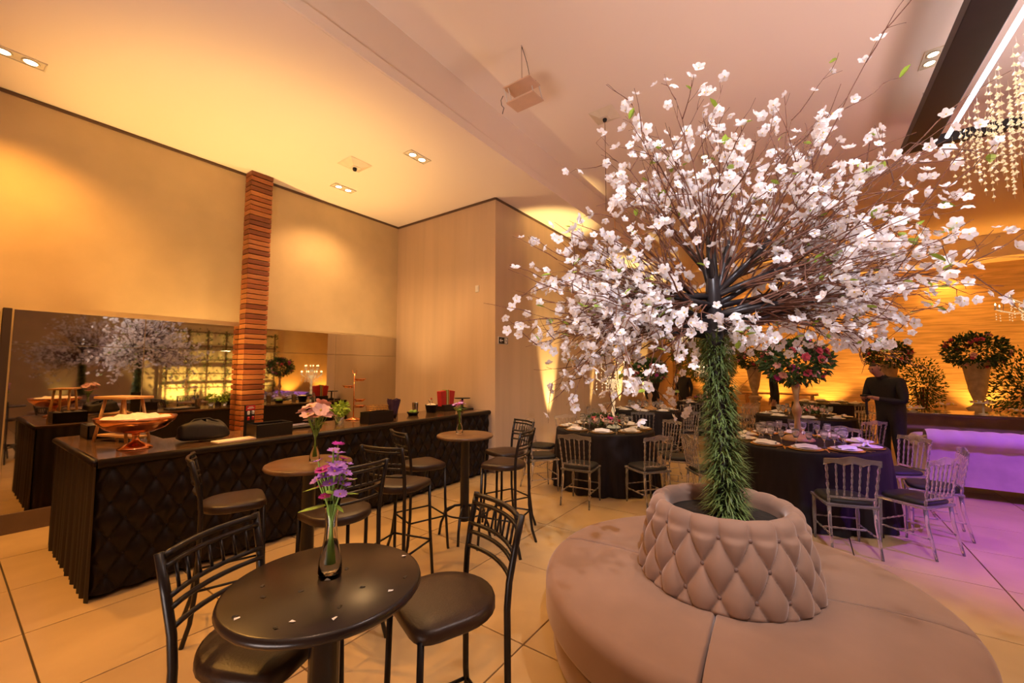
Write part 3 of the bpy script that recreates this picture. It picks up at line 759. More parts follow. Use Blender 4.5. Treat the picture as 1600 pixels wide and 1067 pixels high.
camR = Vector((math.cos(yaw), math.sin(yaw), 0)); camF = Vector((-math.sin(yaw), math.cos(yaw), 0))
def dirv(right, fwd, up): return camR*right+camF*fwd+Vector((0, 0, up))
# (right, depth, up) main limbs of the crown, how long, how the twigs bend
LIMBS = [(-1, -.15, .30, .88, -.25), (-1, .35, .45, .95, -.35), (-1, .1, .05, .85, -.40), (-.85, -.35, .12, .75, -.45), (-.85, .7, .2, .95, -.4), (-.75, .1, .85, .9, -.1), (-.95, .2, .6, .9, -.2),
         (-.28, .1, 1.3, 1.0, .1), (-.2, -.3, 1.0, .75, -.1), (-.35, .6, .9, .95, -.15), (.28, 0, 1.25, 1.15, .15), (.55, .35, 1.0, 1.05, .05), (.85, -.1, .85, 1.15, .05),
         (1, .15, .55, 1.2, .02), (1, -.2, .42, 1.0, -.1), (1, .5, .3, 1.05, -.25), (1, .05, .2, 1.1, -.15), (.9, -.15, .18, .95, -.2), (.5, .9, .25, 1.0, -.3), (.9, .3, .7, 1.15, .1),
         (0, 1, .35, 1.0, -.3), (-.5, .85, .25, .9, -.35), (.95, -.1, .3, 1.15, -.1), (1, .25, .2, 1.1, -.15), (-.9, 0, 0, .85, -.95), (-.8, .35, .1, .95, -.9), (.16, -.2, .05, .26, -1.3), (1, 0, .16, 1.0, -.2), (-.55, -.3, .05, .5, -.9)]
for i, (a, b, c, L_, bend) in enumerate(LIMBS):
    d0 = dirv(a, b, c).normalized()
    z0 = 1.86+.24*(i % 5)/4+(.12 if c > .8 else 0)
    p0 = trunk_at(z0)
    e = p0+d0*.42*L_
    lb = MB().tube([tx(p0), tx(p0+d0*.2), tx(e)], [.021, .018, .014], 8).build('limb', 'trunk_metal', tree, smooth=True)
    tw = MB()
    nt = 6 if bend < -.6 else 14 if c < .8 else 10
    for k in range(nt):
        s_ = random.uniform(.25, 1.0); st0 = p0.lerp(e, s_)
        dd = d0+Vector((random.gauss(0, .27), random.gauss(0, .27), random.gauss(0, .22)))
        twig(tw, st0, dd, L_*random.uniform(.55, 1.0), .0065, (0, 0, bend*random.uniform(.4, 1.5)), .62)
    tw.build('twigs', 'bark', lb, smooth=True)
# blossoms
def blossom_geo(mb, c, axis, r):
    petal_flower(mb, c, r, 5, axis, 0, .45, .92, 1)
    petal_flower(mb, c, r*.6, 3, axis, 0, 1.0, .9, None)
blm = []
for k in range(4):
    mb = MB(); blossom_geo(mb, (0, 0, 0), (0, 0, 1), .028); blm.append(mb.mesh('blossom', ['petal_white', 'stamen']))
CAMP = Vector((0, 0, 1.65)); ROOT = Vector((SC[0], SC[1], 0))
random.shuffle(BL)
BL = [q for q in BL if not (q[0].dot(camR) > .40 and q[0].z < 1.76)][:2900]
BL.sort(key=lambda q: (q[0]+ROOT-CAMP).length)
rest = MB()
for k, (p, ax) in enumerate(BL):
    n_ = (ax*.5+Vector((random.gauss(0, .6), random.gauss(0, .6), random.gauss(.1, .6)))).normalized()
    if k < 300:
        o = obj('blossom', random.choice(blm), tree, tx(p), n_.to_track_quat('Z', 'Y').to_euler(), random.uniform(.8, 1.25))
    else: blossom_geo(rest, tx(p), n_, .028*random.uniform(.8, 1.25))
o = rest.build('blossoms', ['petal_white', 'stamen'], tree); o['kind'] = 'stuff'
lfm = leaf_mesh('leaf', 'green_leaf', .068, .040, .4)
random.shuffle(LF)
for p, q in LF[:280]:
    obj('leaf', lfm, tree, tx(p), (random.uniform(-.5, .5), random.uniform(-.8, .5), q), random.uniform(.6, 1.1))

S2 = (5.0, 2.62)
copy_tree(st_, (*S2, 0), 0, 'second round velvet settee, seen only in the mirror')
tree2 = tree.copy(); C.objects.link(tree2); tree2.location = (*S2, .795); tree2.rotation_euler.z = 2.0
tree2['label'] = 'second blossom tree, seen only in the mirror'
for ch in list(tree.children):
    if ch.name.split('.')[0] in ('trunk', 'fern_sleeve', 'limb', 'blossoms'):
        c_ = ch.copy(); C.objects.link(c_); c_.parent = tree2
        for g_ in ch.children:
            d_ = g_.copy(); C.objects.link(d_); d_.parent = c_

# ------------------------------------------------------------------ clear acrylic chairs
CH = .88
def make_chair(label, loc, rz, group):
    t = thing('acrylic_chair', label, 'chair', loc, rz, group)      # local +Y is the front
    A = 'acrylic'
    def turned(p, q, r, beads, name, n=8, parent=t):
        p = Vector(p); q = Vector(q); pts = []; rs = []
        K = beads*4
        for i in range(K+1):
            pts.append(p.lerp(q, i/K)); rs.append(r*(1.0 if i % 4 == 2 else .55 if i % 4 == 0 else .75))
        return MB().tube(pts, rs, n).build(name, A, parent, smooth=True)
    MB().box((0, 0, .43), (.40, .40, .028)).build('seat_frame', A, t, bevel=.008)
    m = MB(); n = 24; ring = []
    for k in range(n):
        q = 2*PI*k/n; x = math.copysign(abs(math.cos(q))**.5, math.cos(q)); y = math.copysign(abs(math.sin(q))**.5, math.sin(q)); ring.append((.195*x, .195*y))
    vs = []; prof = [(.97, .444), (1, .455), (1, .468), (.93, .482), (.6, .488), (0, .489)]
    for s_, z_ in prof: vs += [(x*s_, y*s_, z_) for x, y in ring]
    m.add(vs, [(i*n+j, i*n+(j+1) % n, (i+1)*n+(j+1) % n, (i+1)*n+j) for i in range(len(prof)-1) for j in range(n)]); m.build('seat_cushion', 'black_cushion', t, smooth=True)
    for s in (-1, 1):
        MB().tube([(s*.175, .175, .42), (s*.176, .178, .30), (s*.177, .18, .28), (s*.178, .182, .12), (s*.179, .184, 0)], [.018, .015, .019, .013, .010], 8).build('leg', A, t, smooth=True)
        MB().tube([(s*.17, -.175, .42), (s*.173, -.185, .28), (s*.178, -.215, .12), (s*.182, -.24, 0)], [.017, .015, .013, .011], 8).build('leg', A, t, smooth=True)
        turned((s*.172, -.178, .44), (s*.196, -.235, .80), .014, 5, 'back_post')
        turned((s*.176, .176, .17), (s*.176, -.20, .17), .011, 4, 'stretcher')
    turned((-.176, 0, .17), (.176, 0, .17), .011, 5, 'stretcher')
    turned((-.176, .178, .22), (.176, .178, .22), .010, 5, 'stretcher')
    MB().tube([(-.178, -.187, .50), (.178, -.187, .50)], .011, 8).build('lower_rail', A, t, smooth=True)
    for k in range(5):
        f = -1+2*(k+.5)/5; f = -1+2*(k+1)/6
        turned((f*.165, -.187, .50), (f*.185, -.236, .81), .010, 5, 'spindle', 6)
    # scalloped crest
    m = MB(); NU = 36
    fr_ = []; 
    for i in range(NU+1):
        u = -1+2*i/NU; x = u*.215
        lo = .795+.022*abs(math.sin(PI*3*(u+1)/1.0*.5*2/2)) ; hi = .845+.028*math.cos(u*PI/2)+.006*math.cos(u*PI*2)
        y = -.232-.012*(1-u*u)
        fr_.append((x, y, lo, hi))
    vs = []
    for x, y, lo, hi in fr_: vs += [(x, y-.009, lo), (x, y+.009, lo), (x, y+.006-.01, hi), (x, y-.006-.01, hi)]
    fs = []
    for i in range(NU):
        for j in range(4): fs.append((i*4+j, i*4+(j+1) % 4, (i+1)*4+(j+1) % 4, (i+1)*4+j))
    fs += [(3, 2, 1, 0), (NU*4, NU*4+1, NU*4+2, NU*4+3)]
    m.add(vs, fs); m.build('crest_rail', A, t, smooth=False)
    return t
ch0 = None
def chair_at(x, y, fx, fy, label, group):
    global ch0
    rz = math.atan2(fy, fx)-PI/2
    if ch0 is None: ch0 = make_chair(label, (x, y, 0), rz, group); return ch0
    return copy_tree(ch0, (x, y, 0), rz, label, group)
ORD = ['nearest', 'first clockwise from the nearest', 'second clockwise from the nearest', 'third clockwise from the nearest', 'fourth clockwise from the nearest', 'fifth clockwise from the nearest', 'sixth clockwise from the nearest', 'seventh clockwise from the nearest', 'eighth clockwise from the nearest', 'ninth clockwise from the nearest']
def clock(c, rad, qs):
    # seen from above, clockwise order starting with the one nearest the viewpoint
    near = min(qs, key=lambda q: math.hypot(c[0]+rad*math.cos(q), c[1]+rad*math.sin(q)))
    o_ = sorted(qs, key=lambda q: (near-q+1e-6) % (2*PI))
    return {q: ORD[i] for i, q in enumerate(o_)}
def ring_chairs(c, rad, angs, label, group):
    qs = [R(a_) for a_ in angs]; names = clock(c, rad, qs)
    for q in qs:
        x, y = c[0]+rad*math.cos(q), c[1]+rad*math.sin(q)
        chair_at(x, y, c[0]-x, c[1]-y, 'clear chair at the table '+label+', '+names[q], group)

# ------------------------------------------------------------------ banquet tables
DT = .80
plate_me = {}
def plate_meshes():
    plate_me['charger'] = MB().lathe([(0, 0), (.11, 0), (.155, .008), (.16, .012), (.155, .013), (.11, .006), (0, .006)], (0, 0, 0), 28).mesh('charger', 'gold', True)
    plate_me['plate'] = MB().lathe([(0, .0), (.08, 0), (.13, .014), (.138, .018), (.13, .020), (.08, .008), (0, .007)], (0, 0, 0), 28).mesh('dinner_plate', 'porcelain', True)
    m = MB(); m.grid(lambda u, v: ((u-.5)*.20, (v-.5)*.12*(1-.35*u), .006+.040*math.sin(PI*v)*(1-.4*abs(u-.5)*2)+.008*math.sin(v*15+u*4)), 10, 14)
    m.grid(lambda u, v: ((u-.5)*.20, (v-.5)*.12*(1-.35*u), .002), 2, 2)
    plate_me['napkin'] = m.mesh('napkin', 'linen', True)
    plate_me['glass'] = MB().lathe([(0, 0), (.034, 0), (.034, .003), (.006, .008), (.0045, .075), (.02, .095), (.034, .13), (.036, .165), (.034, .19), (.0325, .19), (.0345, .165), (.0325, .132), (.018, .099), (0, .092)], (0, 0, 0), 14).mesh('wine_glass', 'glass', True)
    m = MB(); m.box((0, 0, .002), (.012, .19, .003)); m.box((0, .085, .003), (.022, .05, .003)); plate_me['knife'] = m.mesh('knife', 'gold')
plate_meshes()
def cloth_table(c, r, name_l, n_set, which, a0=0, full=True, glasses=True):
    t = thing('banquet_table', 'round banquet table under black cloth, '+name_l, 'table', (c[0], c[1], 0), 0, 'round banquet tables')
    lathe_obj('tabletop', [(0, DT-.035), (r-.012, DT-.035), (r-.010, DT-.008), (0, DT-.006)], 'wood_light', t, 40)
    lathe_obj('pedestal', [(.30, 0), (.30, .02), (.06, .05), (.05, .7), (.15, DT-.036)], 'black_metal', t, 16)
    m = MB(); nseg = 120; ph = random.random()*6
    def fn(u, v):
        th = u*2*PI
        if v < .3: q = v/.3; return ((r-.02)*q*math.cos(th), (r-.02)*q*math.sin(th), DT)
        if v < .4: q = (v-.3)/.1*PI/2; return ((r-.02+.022*math.sin(q))*math.cos(th), (r-.02+.022*math.sin(q))*math.sin(th), DT-.022+.022*math.cos(q))
        q = (v-.4)/.6; z = (DT-.022)*(1-q)+.008*q
        rr = r+.002+q*(.045+.030*math.sin(th*17+ph)+.016*math.sin(th*29+1.3*ph)+.010*math.sin(th*7))
        return (rr*math.cos(th), rr*math.sin(th), z)
    m.grid(fn, nseg, 20, wrap=True)
    o = m.build('tablecloth', 'cloth_black', None, smooth=True, loc=(c[0], c[1], 0)); tag(o, 'floor-length black tablecloth, '+name_l, 'tablecloth', 'black tablecloths')
    qs = [a0+2*PI*k/n_set for k in range(n_set)]; names = clock(c, r, qs)
    for q in qs:
        cs, sn = math.cos(q), math.sin(q); nm = which+', '+names[q]
        px, py = c[0]+(r-.19)*cs, c[1]+(r-.19)*sn
        if full:
            tag(obj('charger_plate', plate_me['charger'], None, (px, py, DT+.001)), 'gold charger '+nm, 'charger', 'chargers '+which)
        tag(obj('dinner_plate', plate_me['plate'], None, (px, py, DT+(.008 if full else .002))), 'white plate '+nm, 'plate', 'plates '+which)
        tag(obj('napkin', plate_me['napkin'], None, (px, py, DT+(.016 if full else .010)), (0, 0, q+PI/2+random.uniform(-.4, .4))), 'folded napkin '+nm, 'napkin', 'napkins '+which)
        if glasses:
            for s in (-.07, .05):
                gx, gy = c[0]+(r-.38)*cs-s*sn, c[1]+(r-.38)*sn+s*cs
                tag(obj('wine_glass', plate_me['glass'], None, (gx, gy, DT), None, 1 if s < 0 else .88), ('taller' if s < 0 else 'shorter')+' wine glass '+nm, 'glass', 'wine glasses '+which)
        if full:
            for s in (-.19, .19): tag(obj('knife' if s > 0 else 'fork', plate_me['knife'], None, (px-s*sn, py+s*cs, DT+.001), (0, 0, q+PI/2)), 'gold '+('knife' if s > 0 else 'fork')+' '+nm, 'cutlery', 'cutlery '+which)
TL = (-2.45, 5.78); TR_ = (-.08, 6.08); TL2 = (-2.85, 9.0); TL3 = (-2.2, 12.0); TR2 = (-.05, 9.5); TR3 = (.45, 13.7)
cloth_table(TL, .70, 'left of the blossom tree trunk', 8, 'on the table left of the tree', R(-70))
cloth_table(TR_, .80, 'just right of the tree trunk', 10, 'on the table right of the tree', R(-85))
cloth_table(TL2, .72, 'second along the veneer wall', 8, 'on the second table along the wall', .2, False)
cloth_table(TL3, .72, 'third along the veneer wall', 8, 'on the third table along the wall', .3, False, False)
cloth_table(TR2, .78, 'behind the one right of the tree', 8, 'on the table left of the bowed person', .1, False)
cloth_table(TR3, .78, 'farthest, in front of the stone wall', 8, 'on the farthest table', .2, False, False)
ring_chairs(TL, 1.0, [-84, -36, 12, 55, 100, 145, -172, -128], 'left of the tree', 'chairs at the table left of the tree')
ring_chairs(TR_, 1.10, [-73, -38, -2, 34, 70, 106, 142, -146], 'right of the tree', 'chairs at the table right of the tree')
ring_chairs(TL2, 1.0, [-75, -30, 15, 60, 105, 150, -165, -120], 'second along the wall', 'chairs at the second wall table')
ring_chairs(TL3, 1.0, [-80, -30, 20, 70], 'third along the wall', 'chairs at the third wall table')
ring_chairs(TR2, 1.14, [-90, -130, -175, 45, 90, 135, -50], 'left of the bowed person', 'chairs at the table left of the bowed person')
ring_chairs(TR3, 1.05, [-110, -60, 170], 'by the stone wall', 'chairs at the farthest table')

# ------------------------------------------------------------------ floral pieces and candelabra
def flower_ball(name, label, loc, r, nfl, pal, base=None):
    t = thing(name, label, 'flowers', loc)
    m = MB(); leafcloud(m, int(1000*(r/.35)), (0, 0, 0), r, .085, .042, (1, 1, .74), .45); o = m.build('foliage', 'dark_leaf', t); o['kind'] = 'stuff'
    for k in range(nfl):
        d_ = Vector((random.gauss(0, 1), random.gauss(0, 1), random.gauss(.15, .8))).normalized()
        p = Vector((d_.x*r*.96, d_.y*r*.96, d_.z*r*.72))
        mb = MB()
        for kk in range(3): petal_flower(mb, p+d_*.004*kk, .045*(1-.25*kk)*random.uniform(.8, 1.2), 6, d_, 0, .3+.5*kk, .9, None)
        mb.build('rose', random.choice(pal), t)
    return t
def baluster(name, label, loc, h, mt, foot=.14):
    t = thing(name, label, 'stand', loc)
    lathe_obj('foot', [(0, 0), (foot, 0), (foot, .02), (foot*.75, .05), (.045, .075), (.035, .10)], mt, t, 24)
    lathe_obj('shaft', [(.035, .095), (.05, .12), (.035, .15), (.028, h*.35), (.05, h*.45), (.055, h*.5), (.04, h*.56), (.025, h*.62), (.03, h*.75), (.05, h*.88), (.03, h*.93), (.075, h), (0, h)], mt, t, 20)
    return t
ROSES = ['petal_pink', 'petal_rose', 'petal_rose', 'petal_magenta', 'petal_pink']
baluster('flower_stand', 'turned gold flower stand on the table right of the tree', (TR_[0]-.02, TR_[1]+.05, DT), .74, 'gold_wood', .17)
flower_ball('rose_ball', 'large ball of pink and red roses above the table right of the tree', (TR_[0]-.02, TR_[1]+.05, DT+.95), .36, 46, ROSES)
baluster('flower_stand', 'turned gold flower stand on the second table along the wall', (TL2[0]+.1, TL2[1], DT), .62, 'gold_wood', .15)
flower_ball('rose_ball', 'ball of red and pink roses above the second table along the wall', (TL2[0]+.1, TL2[1], DT+.84), .34, 36, ROSES)
def low_centre(c, label, r=.26):
    t = thing('table_garland', label, 'flowers', (c[0], c[1], DT))
    m = MB(); leafcloud(m, 260, (0, 0, .125), r, .06, .035, (1, 1, .18), .2); o = m.build('foliage', 'dark_leaf', t); o['kind'] = 'stuff'
    for k in range(20):
        q = k*2.4; rr = r*math.sqrt((k+.5)/20)
        mb = MB()
        for kk in range(2): petal_flower(mb, (rr*math.cos(q), rr*math.sin(q), .15-.06*(rr/r)**2+.005*kk), .042, 6, (math.cos(q)*.5, math.sin(q)*.5, 1), 0, .4+.4*kk, .9)
        mb.build('rose', random.choice(ROSES[:1]*2+ROSES), t)
low_centre((TL[0], TL[1]+.0), 'low pink rose centrepiece on the table left of the tree', .28)
low_centre((TL3[0], TL3[1]), 'low pink rose centrepiece on the third table along the wall', .3)
low_centre((TR2[0]+.1, TR2[1]), 'low rose centrepiece on the table left of the bowed person', .25)
dropm = MB().lathe([(0, -.028), (.006, -.018), (.008, -.012), (.003, .0), (0, .002)], (0, 0, 0), 6).mesh('crystal_drop', 'crystal')
def candelabrum(label, loc, h=.78, hang=False, r=.26, tiers=2):
    t = thing('chandelier' if hang else 'candelabrum', label, 'chandelier' if hang else 'candelabrum', loc)
    if not hang:
        lathe_obj('foot', [(0, 0), (.10, 0), (.09, .02), (.03, .05), (.02, .08)], 'crystal', t, 16)
        K = 5; pr_f = [(.018, .07)]
        for k in range(K):
            z_ = .07+(h-.1)*k/K; dz = (h-.1)/K
            pr_f += [(.014, z_+.02*dz), (.034, z_+.45*dz), (.016, z_+.95*dz)]
        lathe_obj('shaft', pr_f+[(.02, h), (0, h)], 'crystal', t, 12)
        zc = h
    else:
        MB().tube([(0, 0, .0), (0, 0, h)], .008, 6).build('suspension_rod', 'gold', t)
        lathe_obj('body', [(0, -.45), (.03, -.40), (.05, -.3), (.02, -.2), (.06, -.05), (.03, .05), (.01, .1)], 'crystal', t, 12)
        zc = -.1
    for ti in range(tiers):
        rr = r*(1-.35*ti); z_ = zc+.16*ti; na = 8-2*ti
        ar = MB(); 
        for k in range(na):
            q = 2*PI*k/na+ti*.3; c_, s_ = math.cos(q), math.sin(q)
            aa = MB().tube([(.01*c_, .01*s_, z_-.02), (rr*.5*c_, rr*.5*s_, z_-.07), (rr*c_, rr*s_, z_)], .006, 6).build('arm', 'crystal', t, smooth=True)
            MB().lathe([(0, 0), (.028, .005), (.012, .012), (.011, .07), (0, .07)], (rr*c_, rr*s_, z_), 8).build('candle', 'porcelain', aa, smooth=True)
            MB().lathe([(0, .072), (.010, .085), (.006, .102), (0, .118)], (rr*c_, rr*s_, z_), 8).build('flame', 'flame_glow', aa, smooth=True)
            dm = MB()
            for s2 in (.35, .65, 1.0):
                for dz in range(3): dm.lathe([(0, -.028), (.007, -.018), (.008, -.012), (0, .0)], (rr*s2*c_, rr*s2*s_, z_-.03-.045*dz-(.05*(1-abs(s2-.5)))), 5)
            dm.build('crystal_drops', 'crystal', aa)['kind'] = 'stuff'
    return t
candelabrum('tall crystal candelabrum on the table left of the tree', (TL[0]+.1, TL[1]+.12, DT), .72)
candelabrum('tall crystal candelabrum on the third table along the wall', (TL3[0], TL3[1]+.25, DT), .85, r=.3)
candelabrum('crystal chandelier hanging before the far foliage', (-2.9, 12.6, 2.75), HU-2.75, True, .45)
candelabrum('crystal chandelier hanging at the right edge before the stone wall', (3.05, 10.2, 2.75), HU-2.75, True, .42)
candelabrum('crystal chandelier half hidden by blossoms near the veneer wall', (-3.2, 8.3, 3.05), HU-3.05, True, .38)

# ------------------------------------------------------------------ uplights along the veneer wall and stone wall
def uplight(loc, label, power, color, tgt, ang=50):
    t = thing('floor_uplight', label, 'uplight', loc, 0, 'floor uplights')
    lathe_obj('can', [(0, 0), (.06, 0), (.065, .02), (.065, .12), (.058, .12), (.05, .09), (0, .085)], 'fixture_black', t, 16)
    lathe_obj('lens', [(0, .092), (.049, .092)], 'lamp_glow', t, 16)
    spot('lamp_light', (loc[0], loc[1], loc[2]+.13), tgt, power, color, ang, .7, .03, t)
for k, y_ in enumerate((7.03, 8.89, 10.8, 12.9)):
    uplight((JX+.24, y_, 0), 'floor uplight at the foot of the veneer wall, '+('first', 'second', 'third', 'fourth')[k]+' from the corner', 1700, (1, .66, .24), (JX+.06, y_, 3.0), 30)
for k, x_ in enumerate((-2.6, -.9, .55, 2.1, 3.8, 5.6)):
    uplight((x_, BY-.6, 0), 'floor uplight at the foot of the stone wall, '+('first', 'second', 'third', 'fourth', 'fifth', 'sixth')[k]+' from the left', 300, AMBER, (x_, BY+.1, 3), 85)
uplight((-6.2, 1.75, 0), 'floor uplight behind the bar beside the slatted pier', 800, (1, .62, .20), (-6.0, 2.35, 4.5), 66)
uplight((-5.8, 4.3, 0), 'added unseen floor uplight behind the far stretch of the bar', 260, (1, .66, .30), (-5.7, 4.1, 4.5), 78)  # unseen lamp added to brighten the low ceiling and corner

# ------------------------------------------------------------------ planting at the back
def shrub(name, label, loc, r, n, mt, flat=(1, 1, 1), l=.16, wd=.07, stem=True):
    t = thing(name, label, 'plant', loc)
    if stem:
        for k in range(4):
            q = k*1.6; MB().tube([(.05*math.cos(q), .05*math.sin(q), 0), (.2*r*math.cos(q), .2*r*math.sin(q), r*flat[2])], .02, 6).build('stem', 'bark', t)
    m = MB(); leafcloud(m, n, (0, 0, r*flat[2]*1.05), r, l, wd, flat, .2); o = m.build('foliage', mt, t); o['kind'] = 'stuff'
    return t
shrub('leafy_tree', 'large golden-green leafy tree at the far left corner', (-2.65, 14.9, 1.2), 1.1, 2600, 'olive_leaf', (1.05, .7, 1.05), .20, .07)
m = MB(); m.tube([(0, 0, 0), (.05, 0, .6), (0, 0, 1.3)], [.09, .07, .06], 10); tag(m.build('tree_trunk', 'bark', loc=(-2.65, 14.9, 0), smooth=True), 'brown trunk under the golden-green leafy tree', 'trunk')
shrub('leafy_bush', 'pale green bush between the two urns by the stone wall', (2.3, 14.0, .55), .55, 1500, 'dark_leaf', (.8, .6, 1.25), .08, .035)
shrub('leafy_bush', 'tall dark bush at the right edge by the stone wall', (3.75, 12.8, .3), .9, 2600, 'dark_leaf', (1.0, .6, 1.0), .09, .04)
def urn(loc, label, h, s, fl, rr):
    t = thing('stone_urn', label, 'urn', loc)
    lathe_obj('pedestal', [(0, 0), (.20*s, 0), (.20*s, .06), (.14*s, .1), (.13*s, h*.45), (.18*s, h*.5), (.10*s, h*.53)], 'urn_stone', t)
    lathe_obj('vase', [(.10*s, h*.53), (.06*s, h*.56), (.12*s, h*.68), (.19*s, h*.95), (.22*s, h), (.19*s, h), (.1*s, h*.7), (0, h*.66)], 'urn_stone', t)
    flower_ball('rose_ball', fl, (loc[0], loc[1], loc[2]+h+rr*.5), rr, 34, ['petal_rose', 'petal_rose', 'petal_pink'])
urn((-1.2, 13.75, 0), 'tall stone urn with roses left of the big rose ball', 1.75, 1.0, 'dome of red roses in the urn left of the big rose ball', .42)
urn((1.66, 13.5, 0), 'tall stone urn behind the bowed person', 1.80, .95, 'dome of red roses in the urn behind the bowed person', .45)
urn((2.75, 11.9, 0), 'tall stone urn right of the bowed person', 1.80, 1.0, 'dome of red roses in the urn right of the bowed person', .46)
t = thing('side_table', 'narrow wooden console table before the stone wall', 'table', (-.7, 15.3, 0))
MB().box((0, 0, .92), (2.0, .5, .05)).build('top', 'wood_light', t, bevel=.008)
for sx in (-1, 1):
    for sy in (-1, 1): MB().lathe([(.03, 0), (.05, .3), (.025, .5), (.05, .85), (.04, .9)], (sx*.85, sy*.18, 0), 10).build('leg', 'wood_light', t, smooth=True)

# ------------------------------------------------------------------ tufted sofa in purple light, mirrored buffet
sf = thing('tufted_sofa', 'pale tufted sofa seen from behind in purple light', 'sofa', (1.28, 7.72, 0))
SWd = 2.3
m = MB()
def bk(u, v):
    x = u*SWd; q = v
    if q < .62: z = .16+q/.62*.49; y = .02-.045*q; return (x, y, z)
    a_ = -.9+(q-.62)/.38*(PI*1.25+.9); pl = .012*abs(math.sin(x*PI/.17))**.6
    return (x, .06-(.13+pl)*math.cos(a_), .74+(.12+pl)*math.sin(a_))
m.grid(bk, 84, 26)
m.build('back', 'velvet_sofa', sf, smooth=True)
MB().box((SWd/2, .16, .45), (SWd-.02, .16, .58)).build('back_core', 'velvet_sofa', sf, bevel=.02)
m = MB()
def inner(u, v):
    x = u*SWd; z = .42+v*.34
    return (x, .24+.035*tuft(x, z, .22, .24)-.02, z)
m.grid(inner, 120, 26); m.build('tufted_inner_back', 'velvet_sofa', sf, smooth=True)
MB().box((SWd/2, .45, .29), (SWd-.02, .80, .26)).build('seat_base', 'velvet_sofa', sf, bevel=.03)
for k in range(2): MB().box((.60+1.1*k, .55, .46), (1.08, .62, .13)).build('seat_cushion', 'velvet_sofa', sf, bevel=.04)
for x_ in (.0, SWd):
    m = MB(); sgn = -1 if x_ == 0 else 1
    m.box((x_+sgn*-.06, .46, .40), (.14, .86, .48))
    m.tube([(x_-sgn*.05, .05, .66), (x_-sgn*.05, .5, .66), (x_-sgn*.05, .89, .62)], [.115, .115, .105], 14)
    m.build('arm', 'velvet_sofa', sf, smooth=False, bevel=.0)
for x_ in (.08, SWd-.08):
    for y_ in (.08, .82): MB().tube([(x_, y_, 0), (x_, y_, .17)], [.02, .035], 10).build('leg', 'sofa_leg', sf, smooth=True)
bf = thing('mirrored_buffet', 'long mirrored buffet table behind the sofa', 'table', (2.9, 10.3, 0))
MB().box((0, 0, .90), (3.2, .9, .04)).build('glass_top', 'shelf_glass', bf, bevel=.004)
MB().box((0, 0, .45), (3.1, .8, .86)).build('body', 'shelf_glass', bf, bevel=.006)
for k in range(7):
    t = thing('canape_tray', ('white', 'gold')[k % 2]+' stand of small bites, '+('first', 'second', 'third', 'fourth', 'fifth', 'sixth', 'seventh')[k]+' from the left on the mirrored buffet', 'tray', (1.55+.42*k, 10.15+.12*(k % 2), .92))
    lathe_obj('stand', [(0, 0), (.07, 0), (.015, .02), (.012, .05+.06*(k % 3)), (.14, .06+.06*(k % 3)), (.145, .075+.06*(k % 3)), (0, .068+.06*(k % 3))], 'gold' if k % 2 else 'porcelain', t, 18)
    for j in range(9):
        q = j*.7; MB().ball((.09*math.cos(q), .09*math.sin(q), .085+.06*(k % 3)), .02, 6).build('bite', ('linen', 'petal_pink', 'yellow_print')[j % 3], t, smooth=True)
# ------------------------------------------------------------------ black hanging frame with crystal strings
FXc, FYc, FZ = 2.16, 5.65, 4.56
fr_t = thing('crystal_chandelier', 'large black hanging frame with light tubes and crystal strings', 'chandelier', (FXc, FYc, FZ))
for (cx, cy, sx, sy) in ((-.85, 0, .30, 3.3), (.85, 0, .30, 3.3), (0, 1.59, 1.4, .12), (0, -1.59, 1.4, .12)):
    MB().box((cx, cy, 0), (sx, sy, .12)).build('beam', 'fixture_black', fr_t, bevel=.006)
for x_, y_ in ((-.8, 1.4), (.8, 1.4), (-.8, -1.4), (.8, -1.4)): MB().tube([(x_, y_, .05), (x_, y_, HU-FZ)], .006, 6).build('suspension_wire', 'steel', fr_t)
for x_ in (-.62, .62): MB().tube([(x_, -1.4, -.05), (x_, 1.4, -.05)], .022, 10).build('light_tube', 'tube_glow', fr_t, smooth=True)
cs = []
for k in range(3):
    m = MB(); n = 6+k*2
    for i in range(n):
        z = -.06-.085*i; m.lathe([(.020, z-.03), (.002, z), (0, z+.002)], (0, 0, 0), 4)
    m.tube([(0, 0, 0), (0, 0, -.06-.085*n)], .0008, 3)
    cs.append(m.mesh('crystal_string', 'crystal'))
for i in range(9):
    for j in range(20):
        x_ = -.55+1.1*i/8+random.uniform(-.03, .03); y_ = -1.45+2.9*j/19+random.uniform(-.03, .03)
        obj('crystal_string', random.choice(cs), fr_t, (x_, y_, -.03), (0, 0, random.random()*3))

